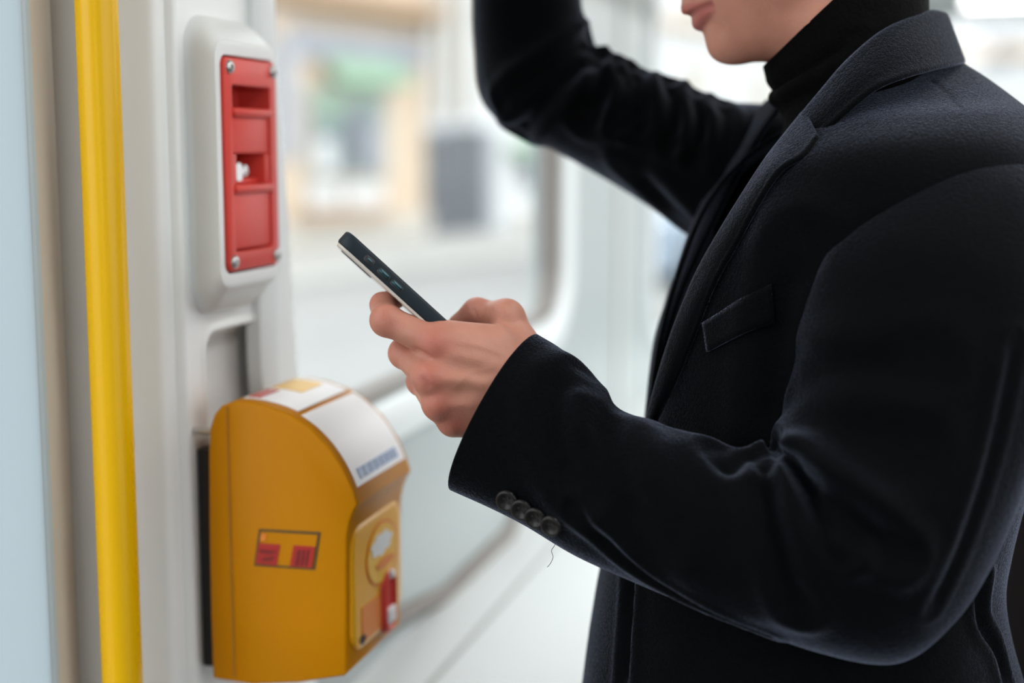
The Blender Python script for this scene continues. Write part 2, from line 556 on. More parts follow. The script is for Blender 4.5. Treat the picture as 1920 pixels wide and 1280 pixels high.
# ------------------------------------------------------------------ yellow ticket box
sB = pw(650, 1100, 0.138)[0]
prof_px = [(398, 1272), (394, 1150), (391, 1000), (390, 850), (392, 805), (400, 778), (414, 761), (434, 753), (462, 753), (500, 760), (540, 774), (580, 799), (615, 834), (643, 876), (662, 918), (671, 946),
           (664, 958), (656, 978), (651, 1005), (650, 1060), (650, 1160), (650, 1262), (644, 1268), (560, 1280), (470, 1284)]
prof = [ps(x, y, sB) for x, y in prof_px]
BW = pw(752, 1130, prof[20][0])[0] - sB
tb = empty('ticket_validator', W(sB + BW / 2, 0.02, prof[0][1])); setp(tb, 'yellow ticket validator box with rounded top on the pillar', 'ticket validator')


def inset(pf, e):
    n = len(pf); out = []
    for k in range(n):
        a, b = np.array(pf[k - 1]), np.array(pf[(k + 1) % n])
        t = b - a; t /= np.linalg.norm(t)
        out.append((pf[k][0] - t[1] * e * sgn, pf[k][1] + t[0] * e * sgn))
    return out


ar = sum(prof[k - 1][0] * prof[k][1] - prof[k][0] * prof[k - 1][1] for k in range(len(prof)))
sgn = 1 if ar > 0 else -1
g = Geo()
g.loft([[W(sB + s, o, z) for o, z in inset(prof, e)] for s, e in ((0, .0022), (.0007, .0009), (.0022, 0), (BW - .0022, 0), (BW - .0007, .0009), (BW, .0022))])
body = g.build('case', M_BOX, tb, smooth=True, angle=32)
# seam groove near the back of the side, as a slightly raised back shell
g = Geo(); o_ = ps(430, 900, sB)[0]
g.box(W, sB - .0009, sB + .001, o_ - .0007, o_ + .0007, prof[0][1] + .004, prof[7][1] - .004)
g.build('shell_seam', mat('seam_brown', (.36, .15, .002), .6, noise=.05, nscale=30), tb)
# mounting plate behind, black to paint in the shadowed gap
g = Geo(); g.box(W, sB + .013, sB + BW - .004, 0.005, prof[2][0] + .002, prof[0][1] + .005, prof[3][1], .001)
g.build('shadow_gap_plate', M_BLACK, tb)
g = Geo(); g.tube([W(sB + .010, o, prof[4][1] - .004) for o in (0.004, prof[4][0] + .004)], .003, 14); g.build('hinge_pin', M_STEEL, tb, smooth=True, angle=40)
# front fascia, a raised panel with rounded upper corners
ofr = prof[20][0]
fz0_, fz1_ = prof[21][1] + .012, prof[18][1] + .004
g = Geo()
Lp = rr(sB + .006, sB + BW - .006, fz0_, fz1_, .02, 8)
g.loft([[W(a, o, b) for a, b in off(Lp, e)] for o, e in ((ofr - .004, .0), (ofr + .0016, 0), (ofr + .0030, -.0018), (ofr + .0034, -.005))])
fascia = g.build('fascia', mat('fascia_lit_plastic', (.86, .42, .012), .3, noise=.03, nscale=10), tb, smooth=True, angle=50)  # case plastic in a lighter tone, window light painted into the colour
OFA = ofr + .0035


def disc(name, px, py, rs, rz, m, o=OFA, th=.0006, par=fascia, n=28, wob=0):
    s_, z_ = pw(px, py, o)
    g = Geo()
    rad = lambda t: 1 + wob * .5 * math.sin(2 * t + 1) + wob * math.sin(7 * t)
    g.loft([[W(s_ + rs * rad(t) * math.cos(t), q, z_ + rz * rad(t) * math.sin(t)) for t in np.linspace(0, 2 * math.pi, n, endpoint=False)] for q in (o, o + th)])
    return g.build(name, m, par)


M_ORANGE = mat('orange_print', (.80, .23, .012), .45, noise=.05, nscale=40)
M_WPRINT = mat('white_print', (.82, .82, .82), .4, noise=.03, nscale=40)
M_PALE = mat('pale_yellow_print', (.88, .50, .03), .4, noise=.03, nscale=40)
disc('emblem_ring', 716, 1035, .036, .027, M_ORANGE)
disc('emblem_field', 716, 1035, .033, .0245, M_PALE, OFA + .0007)
disc('emblem_mark', 715, 1018, .022, .0095, M_WPRINT, OFA + .0014, wob=.12)
disc('emblem_mark', 722, 1052, .020, .0045, M_ORANGE, OFA + .0014, wob=.05)
s_, z_ = pw(696, 1158, OFA)
g = Geo(); g.box(W, s_ - .021, s_ + .021, OFA, OFA + .0006, z_ - .0145, z_ + .0145); g.build('sticker', M_ORANGE, fascia)
disc('print_dot', 680, 1198, .006, .004, M_BLACK)
# red rimmed slot, its white reflection put in as a white block
s_, z_ = pw(735, 1126, OFA + .004)
g = Geo(); Lr = rr(s_ - .015, s_ + .015, z_ - .026, z_ + .026, .0145, 8)
g.loft([[W(a, o, b) for a, b in off(Lr, e)] for o, e in ((OFA - .001, .002), (OFA + .003, 0), (OFA + .0042, -.003), (OFA + .003, -.005), (OFA + .0005, -.006))], False, True)
slot = g.build('ticket_slot', M_RED, fascia, smooth=True, angle=50)
g = Geo()
g.box(W, s_ - .009, s_ + .009, OFA + .000, OFA + .0050, z_ - .019, z_ - .005, .002); g.build('slot_glint', M_WPRINT, slot, smooth=True)
g = Geo(); g.box(W, s_ - .004, s_ + .004, OFA + .002, OFA + .006, z_ + .020, z_ + .027, .0015); g.build('slot_lamp', M_WPRINT, slot, smooth=True)
# stickers over the curved top
den = []
for k in range(6, 15):
    a, b = np.array(prof[k]), np.array(prof[k + 1])
    for f in np.linspace(0, 1, 8, endpoint=False): den.append(tuple(a + (b - a) * f))
den = crom([prof[k] for k in range(5, 16)], 160)


def wrap(name, t0, t1, sa, sb, m, lift=.0004):
    i0, i1 = int(t0 * 159), int(t1 * 159)
    pf = den[i0:i1 + 1]
    nn = []
    for k in range(len(pf)):
        t = pf[min(k + 1, len(pf) - 1)] - pf[max(k - 1, 0)]; t /= np.linalg.norm(t)
        nn.append(np.array([-t[1], t[0]]))
    if nn[len(nn) // 2][1] < 0: nn = [-q for q in nn]
    lo = [p + q * .0002 for p, q in zip(pf, nn)]; hi = [p + q * (lift + .0005) for p, q in zip(pf, nn)]
    g = Geo()
    ring = [tuple(p) for p in lo] + [tuple(p) for p in hi[::-1]]
    g.loft([[W(sB + s, o, z) for o, z in ring] for s in (sa, sb)])
    return g.build(name, m, body, smooth=True, angle=40)


M_LABEL = mat('glossy_white_label', (.92, .92, .93), .48, noise=.02, nscale=20, spec=1.0)
M_LRED = mat('label_red_print', (.62, .06, .03), .25, noise=.04, nscale=30)
M_LBLUE = mat('label_blue_print', (.22, .32, .52), .3, noise=.08, nscale=120)
wrap('information_label', .24, .52, .012, BW - .01, M_LABEL)
wrap('label_print', .26, .33, .016, .052, M_LRED, .001)
wrap('label_print', .26, .42, .060, BW - .02, M_PALE, .001)
wrap('information_label', .545, .90, .008, BW - .008, M_LABEL)
for k in range(7):
    a = .018 + k * .0125
    wrap('label_print', .835, .875, a, a + .0105, M_LBLUE, .001)
# transit emblem on the side
ST = sB - .0004


def plate_px(name, pts, m, depth=.0005, lift=0):
    g = Geo()
    L = [ps(x, y, sB) for x, y in pts]
    g.loft([[W(sB - lift - d, o, z) for o, z in L] for d in (0, depth)])
    return g.build(name, m, body)


M_LINE = mat('dark_outline_print', (.10, .055, .004), .5, noise=.05, nscale=40)
M_TY = mat('emblem_yellow', (.80, .44, .01), .35, noise=.03, nscale=20)
M_TR = mat('emblem_red', (.42, .012, .006), .4, noise=.12, nscale=200)
plate_px('emblem_outline', [(486, 991), (602, 997), (591, 1068), (477, 1060)], M_LINE)
plate_px('emblem_field', [(491, 996), (596, 1002), (587, 1063), (483, 1056)], M_BOX, lift=.0006)
plate_px('emblem_block', [(487, 1017), (527, 1020), (520, 1059), (481, 1055)], M_TR, lift=.0012)
plate_px('emblem_block', [(552, 1021), (592, 1024), (586, 1063), (545, 1060)], M_TR, lift=.0012)
plate_px('emblem_block', [(491, 999), (501, 1000), (499, 1013), (489, 1012)], M_ORANGE, lift=.0012)
M_TD = mat('emblem_dark_red', (.20, .008, .006), .5, noise=.1, nscale=100)
for x in (556, 565, 574):
    plate_px('emblem_stroke', [(x + 3, 1030), (x + 8, 1030), (x + 3, 1058), (x - 2, 1058)], M_TD, lift=.0018)
plate_px('emblem_stroke', [(490, 1028), (520, 1032), (512, 1037), (488, 1034)], M_TD, lift=.0018)
plate_px('emblem_stroke', [(496, 1044), (517, 1042), (513, 1049), (492, 1050)], M_TD, lift=.0018)

# ------------------------------------------------------------------ street outside
M_ROAD = mat('pale_asphalt', (.235,.235,.23), .8, noise=.12, nscale=2.0)
M_PAVE = mat('pavement_stone', (.33,.325,.31), .85, noise=.1, nscale=3.0)
M_OCHRE = mat('ochre_render', (.54,.42,.31), .85, noise=.06, nscale=1.5)
M_WHITEW = mat('white_render', (.55,.55,.55), .85, noise=.05, nscale=1.0)
M_STONE = mat('pale_stone', (.46,.42,.37), .85, noise=.06, nscale=2)
M_GREEN = mat('green_awning_cloth', (.22,.34,.24), .8, noise=.15, nscale=4)
M_CORN = mat('brown_cornice', (.36,.24,.15), .8, noise=.08, nscale=3)
M_SHOP = mat('shop_glass', (.13, .17, .175), .35, noise=.3, nscale=1.2)
M_GREYD = mat('grey_door_paint', (.07, .075, .085), .6, noise=.1, nscale=3)
M_GREYM = mat('grey_metal_paint', (.26, .27, .30), .6, noise=.1, nscale=3)
M_DARKW = mat('dark_window_glass', (.10, .11, .13), .2, noise=.1, nscale=2)
ZG = -0.45
g = Geo(); g.box(lambda a, b, c: (a, b, c), -70, 70, -40, 130, ZG - .3, ZG)
g.build('ground_road', M_ROAD, kind='structure', label='pale asphalt street outside the tram window')
FA = math.radians(31)
FD = np.array([math.sin(FA), math.cos(FA), 0]); FN = np.array([math.cos(FA), -math.sin(FA), 0])
r_ = ray(650, 455); t_ = (ZG + .12 - CAM[2]) / r_[2]; FQ = (CAM + t_ * r_) * np.array([1, 1, 0])


def Fc(s, o, z): return FQ + FD * s + FN * o + np.array([0, 0, z])


def pf_(px, py, o=0.0):
    r = ray(px, py); q = FQ + FN * o
    t = np.dot(q - CAM, FN) / np.dot(r, FN)
    p = CAM + t * r
    return float(np.dot(p - FQ, FD)), float(p[2])


g = Geo(); g.box(Fc, -25, 110, -1.0, 4.2, ZG, ZG + .12, .02)
g.build('ground_pavement', M_PAVE, kind='structure', label='stone pavement along the shop fronts outside')


def frect(g, x0, y0, x1, y1, o0, o1, bev=.02):
    ym = (y0 + y1) / 2; xm = (x0 + x1) / 2
    a0 = pf_(x0, ym, o1)[0]; a1 = pf_(x1, ym, o1)[0]
    b1 = pf_(xm, y0, o1)[1]; b0 = pf_(xm, y1, o1)[1]
    g.box(Fc, min(a0, a1), max(a0, a1), o0, o1, max(b0, ZG + .1), b1, bev)


ZB = ZG + .12
sh = empty('shop_building', Fc(0, 0, ZB)); setp(sh, 'ochre shop building with green awning seen through the window', 'building')
a0 = -9.0; a1 = pf_(797, 250)[0]
g = Geo(); g.box(Fc, a0, a1, -6, 0, ZB, 9.5); g.build('wall', M_OCHRE, sh)
g = Geo(); g.box(Fc, a0, a1 + .1, 0, .55, pf_(650, 52)[1] + .3, pf_(650, 20)[1] + .3, .03); g.build('cornice', M_CORN, sh)
g = Geo(); frect(g, 548, 62, 795, 118, 0, .12); g.build('sign_board', M_GREYM, sh)
g = Geo()
s0_, zt_ = pf_(598, 100); s1_ = pf_(740, 100)[0]; zb_ = pf_(660, 150)[1]
g.loft([[Fc(s, o, z) for o, z in ((0, zt_ + .1), (.45, zb_), (.45, zb_ - .1), (.42, zb_ - .1), (.42, zb_), (0, zt_ + .04))] for s in (s0_, s1_)])
g.build('awning', M_GREEN, sh)
wn_ = None
g = Geo(); frect(g, 575, 160, 733, 338, 0, .10); wf = g.build('window', M_STONE, sh)
g = Geo(); frect(g, 588, 195, 648, 328, .06, .14, .005); g.build('pane', M_SHOP, wf)
g = Geo(); frect(g, 656, 195, 718, 328, .06, .14, .005); g.build('pane', M_SHOP, wf)
g = Geo(); frect(g, 588, 170, 718, 190, .06, .16, .005); g.build('window_sign', M_GREEN, wf)
for x0, y0, x1, y1, m_ in ((655, 212, 692, 305, M_DARKW), (596, 262, 628, 322, M_WHITEW), (694, 240, 714, 322, M_GREYM), (600, 200, 640, 225, M_GREEN)):
    g = Geo(); frect(g, x0, y0, x1, y1, .12, .20, .01); g.build('shop_display', m_, wf)
for x0, x1 in ((582, 640), (652, 722)):
    g = Geo(); frect(g, x0, 345, x1, 388, 0, .15); g.build('panel', M_WHITEW, sh)
g = Geo(); frect(g, 575, 392, 735, 412, 0, .3); g.build('window_ledge', M_CORN, sh)
g = Geo(); frect(g, 530, 70, 560, 300, 0, .25); g.build('shutter', M_GREYM, sh)
g = Geo(); g.box(Fc, a0, a1, 0, .12, ZB, ZB + .5, .02); g.build('plinth', M_STONE, sh)
wb = empty('white_building', Fc(a1 + 5, 0, ZB)); setp(wb, 'white building with tall grey gate beside the ochre shop', 'building')
a2 = pf_(1120, 300)[0]
g = Geo(); g.box(Fc, a1 + .02, a2, -6, -.1, ZB, 11); g.build('wall', M_WHITEW, wb)
for x0, x1 in ((803, 812), (842, 848), (880, 886)):
    g = Geo(); frect(g, x0, -60, x1, 220, -.1, .15); g.build('pilaster', M_STONE, wb)
gt = None
g = Geo(); frect(g, 800, 240, 930, 462, -.1, .05); gt = g.build('gate', M_GREYM, wb)
for x0, x1, y0, m_ in ((806, 816, 250, M_GREYD), (824, 834, 250, M_GREYD), (842, 850, 245, M_GREYD), (858, 912, 238, M_GREYD)):
    g = Geo(); frect(g, x0, y0, x1, 458, .0, .12); g.build('gate_leaf', m_, gt)
g = Geo(); frect(g, 985, 292, 1022, 352, -.1, .0); w_ = g.build('window', M_DARKW, wb)
g = Geo(); frect(g, 985, 268, 1024, 296, -.1, .4, .1); g.build('window_box', MATS['green_awning_cloth'], wb)
g = Geo(); frect(g, 985, 400, 1022, 470, -.1, .1); g.build('door', M_STONE, wb)
pb = empty('pale_block', Fc(a2 + 15, 0, ZB)); setp(pb, 'pale apartment block blurred behind the passenger\'s face', 'building')
a3 = pf_(1500, 150)[0]
g = Geo(); g.box(Fc, a2 + .5, a2 + 22, -8, -1.5, ZB, 16); g.build('wall', M_WHITEW, pb)
for i in range(4):
    for j in range(3):
        g = Geo(); g.box(Fc, a2 + 3 + i * 5.5, a2 + 4.6 + i * 5.5, -1.55, -1.42, 2.0 + j * 3.6, 4.0 + j * 3.6, .03)
        f_ = g.build('window', M_STONE if (i + j) % 3 else M_GREYM, pb)
g = Geo(); g.box(Fc, a2 + .5, a2 + 22, -1.5, -1.2, 5.0, 5.25, .03); g.build('ledge_band', M_OCHRE, pb)
# block beyond the tram end window
eb = empty('light_terrace', (26, 60, ZG)); setp(eb, 'light terraced house seen past the coat collar', 'building')
bx = lambda a, b, c: (a, b, c)
g = Geo(); g.box(bx, 12, 48, 60, 68, ZG, 14); g.build('wall', M_WHITEW, eb)
for i in range(7):
    for j in range(3):
        g = Geo(); g.box(bx, 14 + i * 5, 15.8 + i * 5, 59.9, 60.05, 1.2 + j * 3.6, 3.4 + j * 3.6, .03); g.build('window', M_STONE if (i * 2 + j) % 3 else M_GREYM, eb)
g = Geo(); g.box(bx, 12, 48, 59.7, 60, 5.2, 5.6, .03); g.build('ledge_band', M_OCHRE, eb)
# rails and kerb lines in the street
for k, (pa, pb_) in enumerate((((545, 655), (1010, 560)), ((545, 600), (1010, 525)))):
    def gpt(px, py):
        r = ray(px, py); t = (ZG - CAM[2]) / r[2]; return CAM + t * r
    A, B = gpt(*pa), gpt(*pb_); d_ = (B - A) / np.linalg.norm(B - A); A = A - d_ * 12; B = B + d_ * 30
    n_ = np.array([-d_[1], d_[0], 0])
    g = Geo(); g.loft([[p + n_ * w + np.array([0, 0, h]) for w, h in ((-.06, 0), (.06, 0), (.06, .012), (-.06, .012))] for p in (A, B)])
    g.build('street_rail', mat('worn_rail_steel', (.25, .245, .24), .5, noise=.1, nscale=3), label=['nearer steel tram rail in the street outside', 'farther steel tram rail in the street outside'][k], cat='rail', group='street rails')
# parked car beyond the second window
cq = CAM + ray(1262, 470) * ((ZG - CAM[2]) / ray(1262, 520)[2]); cq[2] = ZG
carr = empty('parked_car', cq); setp(carr, 'blue grey parked car blurred through the window under the raised arm', 'car')
fcx = lambda a, b, c: cq + FD * a + FN * b + np.array([0, 0, c])
g = Geo()
pc_ = [(-2.1, .25), (2.1, .25), (2.15, .7), (1.9, .85), (1.0, .95), (.45, 1.42), (-1.1, 1.45), (-1.75, .98), (-2.1, .9)]
g.loft([[fcx(a, b, c * (1 if abs(b) < .8 else .985)) for a, c in pc_] for b in (-.85, -.7, .7, .85)])
g.build('car_body', mat('blue_grey_car_paint', (.20, .26, .33), .25, coat=.6, noise=.02, nscale=2), carr, smooth=True, angle=30)
for s_ in (-1, 1):
    g = Geo(); g.loft([[fcx(a, b, c) for a, c in ((.85, .97), (.4, 1.36), (-1.05, 1.38), (-1.5, 1.0))] for b in (s_ * .84, s_ * .862)]); g.build('side_window', M_DARKW, carr)
    for q in (-1.3, 1.35):
        g = Geo(); g.tube([fcx(q, b, .32) for b in (s_ * .70, s_ * .87)], .32, 24); g.build('wheel', M_BLACK, carr, smooth=True, angle=40)

# ------------------------------------------------------------------ dark seat behind the passenger
M_SEAT = mat('dark_brown_seat', (.0045, .0018, .0014), .9, spec=.08, noise=.15, nscale=60, bump=.2, bscale=300)
sp = P(2010, 1100, 1.42)
seat = empty('tram_seat', (sp[0], sp[1], 0)); setp(seat, 'dark brown upholstered tram seat behind the coat back', 'seat')
fs = lambda a, b, c: (sp[0] + a, sp[1] + b, c)
g = Geo(); g.box(fs, -.085, .03, -.24, .24, .42, 1.24, .03); g.build('backrest', M_SEAT, seat, smooth=True, angle=60)
g = Geo(); g.box(fs, -.02, .48, -.23, .23, .38, .47, .03); g.build('seat_cushion', M_SEAT, seat, smooth=True, angle=60)
g = Geo(); g.box(fs, .05, .40, -.18, .18, .0, .385, .02); g.build('seat_base', mat('seat_base_grey', (.15, .15, .16), .6, noise=.05, nscale=20), seat, smooth=True, angle=60)

# ------------------------------------------------------------------ sculpting tools
def surface_nets(F, h, org):
    S = F < 0
    c = [S[i:S.shape[0] - 1 + i, j:S.shape[1] - 1 + j, k:S.shape[2] - 1 + k] for i in (0, 1) for j in (0, 1) for k in (0, 1)]
    tot = sum(x.astype(np.int8) for x in c)
    mask = (tot > 0) & (tot < 8)
    I = np.argwhere(mask)
    idx = -np.ones(mask.shape, np.int64); idx[mask] = np.arange(len(I))
    offs = np.array([(i, j, k) for i in (0, 1) for j in (0, 1) for k in (0, 1)])
    vals = np.stack([F[I[:, 0] + o[0], I[:, 1] + o[1], I[:, 2] + o[2]] for o in offs], 1)
    acc = np.zeros((len(I), 3)); cnt = np.zeros(len(I))
    for a in range(8):
        for b in range(a + 1, 8):
            if np.abs(offs[a] - offs[b]).sum() != 1: continue
            va, vb = vals[:, a], vals[:, b]
            m = (va < 0) != (vb < 0)
            t = np.where(m, va / np.where(m, va - vb, 1), 0)
            acc += m[:, None] * (offs[a] + t[:, None] * (offs[b] - offs[a])); cnt += m
    V = (I + acc / cnt[:, None]) * h + np.array(org)
    faces = []
    for ax in range(3):
        u, v = (ax + 1) % 3, (ax + 2) % 3
        sl0 = [slice(None)] * 3; sl1 = [slice(None)] * 3
        sl0[ax] = slice(0, -1); sl1[ax] = slice(1, None)
        A, B = S[tuple(sl0)], S[tuple(sl1)]
        E = np.argwhere(A != B)
        E = E[(E[:, u] > 0) & (E[:, v] > 0) & (E[:, u] < F.shape[u] - 1) & (E[:, v] < F.shape[v] - 1)]
        ins = A[E[:, 0], E[:, 1], E[:, 2]]
        q = []
        for du, dv in ((1, 1), (0, 1), (0, 0), (1, 0)):
            e = E.copy(); e[:, u] -= du; e[:, v] -= dv
            q.append(idx[e[:, 0], e[:, 1], e[:, 2]])
        q = np.stack(q, 1)
        q[~ins] = q[~ins][:, ::-1]
        faces.append(q)
    Fq = np.vstack(faces)
    return V, Fq[(Fq >= 0).all(1)]


def grid(lo, hi, h):
    n = np.ceil((np.array(hi) - np.array(lo)) / h).astype(int) + 1
    ax = [np.float32(lo[i]) + np.arange(n[i], dtype=np.float32) * np.float32(h) for i in range(3)]
    return np.meshgrid(*ax, indexing='ij')


def smin(a, b, k):
    hh = np.clip(0.5 + 0.5 * (b - a) / k, 0, 1)
    return b + (a - b) * hh - k * hh * (1 - hh)


def smax(a, b, k): return -smin(-a, -b, k)


def cone(X, a, b, ra, rb):
    a = np.array(a, np.float32); b = np.array(b, np.float32); ab = b - a
    L2 = max(float(ab @ ab), 1e-9)
    t = np.clip(((X[0] - a[0]) * ab[0] + (X[1] - a[1]) * ab[1] + (X[2] - a[2]) * ab[2]) / L2, 0, 1)
    return np.sqrt((X[0] - a[0] - t * ab[0]) ** 2 + (X[1] - a[1] - t * ab[1]) ** 2 + (X[2] - a[2] - t * ab[2]) ** 2) - (ra + t * (rb - ra))


def ell(X, c, r, R=None):
    d = [X[i] - c[i] for i in range(3)]
    if R is not None:
        d = [sum(R[i][j] * d[j] for j in range(3)) for i in range(3)]
    k0 = np.sqrt(sum((d[i] / r[i]) ** 2 for i in range(3)))
    k1 = np.sqrt(sum((d[i] / r[i] ** 2) ** 2 for i in range(3))) + 1e-6
    return k0 * (k0 - 1.0) / k1


def vnormals(V, F):
    F = np.asarray(F)
    N = np.zeros_like(V)
    a, b, c, d = V[F[:, 0]], V[F[:, 1]], V[F[:, 2]], V[F[:, 3]]
    n = np.cross(c - a, d - b)
    for k in range(4): np.add.at(N, F[:, k], n)
    return N / (np.linalg.norm(N, axis=1)[:, None] + 1e-12)


def seg_dist(V, pts):
    best = np.full(len(V), 1e9)
    for a, b in zip(pts[:-1], pts[1:]):
        ab = b - a; L2 = max(ab @ ab, 1e-12)
        t = np.clip((V - a) @ ab / L2, 0, 1)
        best = np.minimum(best, np.linalg.norm(V - a - t[:, None] * ab, axis=1))
    return best


def hit(bvh, px, py):
    r = ray(px, py); r = r / np.linalg.norm(r)
    q = bvh.ray_cast(Vector(CAM), Vector(r))
    return (None, None) if q[0] is None else (np.array(q[0]), np.array(q[1]))


def sculpt(V, F, strokes):
    """press folds into a surface along lines drawn on it: (pixels, height, half width[, side ridge])"""
    bvh = BVHTree.FromPolygons([Vector(v) for v in V], [list(map(int, f)) for f in F])
    N = vnormals(V, F)
    D = np.zeros(len(V))
    for st in strokes:
        px, amp, wd = st[0], st[1], st[2]
        side = st[3] if len(st) > 3 else 0.0
        pp = crom(px, max(12, len(px) * 6))
        pts = [hit(bvh, x, y)[0] for x, y in pp]
        keep = [p for p in pts if p is not None]
        if len(keep) < 2: continue
        keep = np.array(keep)
        lo = keep.min(0) - wd * 5; hi = keep.max(0) + wd * 5
        m = np.where(((V > lo) & (V < hi)).all(1))[0]
        if not len(m): continue
        d = seg_dist(V[m], keep)
        # fade towards both ends
        n = len(keep)
        da = np.linalg.norm(V[m] - keep[0], axis=1); db = np.linalg.norm(V[m] - keep[-1], axis=1)
        e = np.clip(np.minimum(da, db) / (2.2 * wd), 0.25, 1)
        D[m] += amp * e * np.exp(-(d / wd) ** 2)
        if side: D[m] += side * e * np.exp(-((d - 2.1 * wd) / (1.1 * wd)) ** 2)
    return V + N * D[:, None]


def vnoise(V, scale, seed=0):
    """cheap smooth 3D noise from summed sines"""
    rs = np.random.RandomState(seed); out = 0
    for k in range(7):
        d = rs.normal(size=3); d /= np.linalg.norm(d)
        out = out + np.sin(V @ d * scale * (0.6 + rs.rand()) + rs.rand() * 6.28)
    return out / 7


def loft_px(sections, n, m, power=2.0, cap=True):
    """tube through sections ((xA,yA),(xB,yB),depth,half depth[,power]) drawn as silhouette pairs at real distances"""
    rows = []
    for s in sections:
        rows.append([s[0][0], s[0][1], s[1][0], s[1][1], s[2], s[3], s[4] if len(s) > 4 else power])
    R = crom(rows, n)
    loops = []
    for r in R:
        A, B = P(r[0], r[1], r[4]), P(r[2], r[3], r[4])
        c = (A + B) / 2; u = (A - B) / 2
        v = np.array(FWD) - u * (FWD @ u) / (u @ u); v = v / np.linalg.norm(v) * r[5]
        e = 2.0 / r[6]
        th = np.linspace(0, 2 * math.pi, m, endpoint=False)
        ct, sn = np.cos(th), np.sin(th)
        loops.append([c + u * (np.sign(a) * abs(a) ** e) + v * (np.sign(b) * abs(b) ** e) for a, b in zip(ct, sn)])
    V = np.array(loops).reshape(-1, 3)
    F = [(i * m + j, i * m + (j + 1) % m, (i + 1) * m + (j + 1) % m, (i + 1) * m + j) for i in range(n - 1) for j in range(m)]
    # orientation outward
    a, b, c_ = V[F[0][0]], V[F[0][1]], V[F[0][2]]
    mid = V[:m].mean(0)
    nrm = np.cross(b - a, c_ - b)
    if nrm @ (a - mid) < 0: F = [f[::-1] for f in F]
    return V, F, R


def mesh_np(name, V, F, material, parent, smooth=True, **kw):
    return mk(name, V, F, material, parent, smooth, **kw)


# ------------------------------------------------------------------ passenger
def cloth_mat(name, col, sheen, tint, weave=900.0, bump=.5, fleck=.5, rough=.9):
    m = bpy.data.materials.new(name); m.use_nodes = True
    nt = m.node_tree; N = nt.nodes; L = nt.links; b = N['Principled BSDF']
    b.inputs['Roughness'].default_value = rough
    b.inputs['Specular IOR Level'].default_value = .06
    b.inputs['Sheen Weight'].default_value = sheen
    b.inputs['Sheen Roughness'].default_value = .30
    b.inputs['Sheen Tint'].default_value = (*tint, 1)
    tc = N.new('ShaderNodeTexCoord')
    n1 = N.new('ShaderNodeTexNoise'); n1.inputs['Scale'].default_value = weave; n1.inputs['Detail'].default_value = 3
    n2 = N.new('ShaderNodeTexNoise'); n2.inputs['Scale'].default_value = weave * .35; n2.inputs['Detail'].default_value = 4
    for q in (n1, n2): L.new(tc.outputs['Object'], q.inputs['Vector'])
    rmp = N.new('ShaderNodeValToRGB')
    rmp.color_ramp.elements[0].position = .35; rmp.color_ramp.elements[0].color = (*[c * (1 - fleck) for c in col], 1)
    rmp.color_ramp.elements[1].position = .72; rmp.color_ramp.elements[1].color = (*[c * (1 + 2.2 * fleck) for c in col], 1)
    L.new(n1.outputs['Fac'], rmp.inputs[0]); L.new(rmp.outputs[0], b.inputs['Base Color'])
    mr = N.new('ShaderNodeMapRange'); mr.inputs[1].default_value = .36; mr.inputs[2].default_value = .66
    mr.inputs[3].default_value = sheen * .35; mr.inputs[4].default_value = sheen * 1.75
    L.new(n1.outputs['Fac'], mr.inputs[0]); L.new(mr.outputs[0], b.inputs['Sheen Weight'])
    ad = N.new('ShaderNodeMath'); ad.operation = 'ADD'
    L.new(n1.outputs['Fac'], ad.inputs[0]); L.new(n2.outputs['Fac'], ad.inputs[1])
    bp = N.new('ShaderNodeBump'); bp.inputs['Strength'].default_value = bump; bp.inputs['Distance'].default_value = .0012
    L.new(ad.outputs[0], bp.inputs['Height']); L.new(bp.outputs[0], b.inputs['Normal'])
    return m


M_COAT = cloth_mat('dark_navy_wool', (.0008, .0011, .0016), .27, (.62, .72, 1.0))
M_KNIT = cloth_mat('black_knit', (.0012, .0012, .0014), .02, (.8, .8, 1), weave=500, bump=.5, fleck=.4)


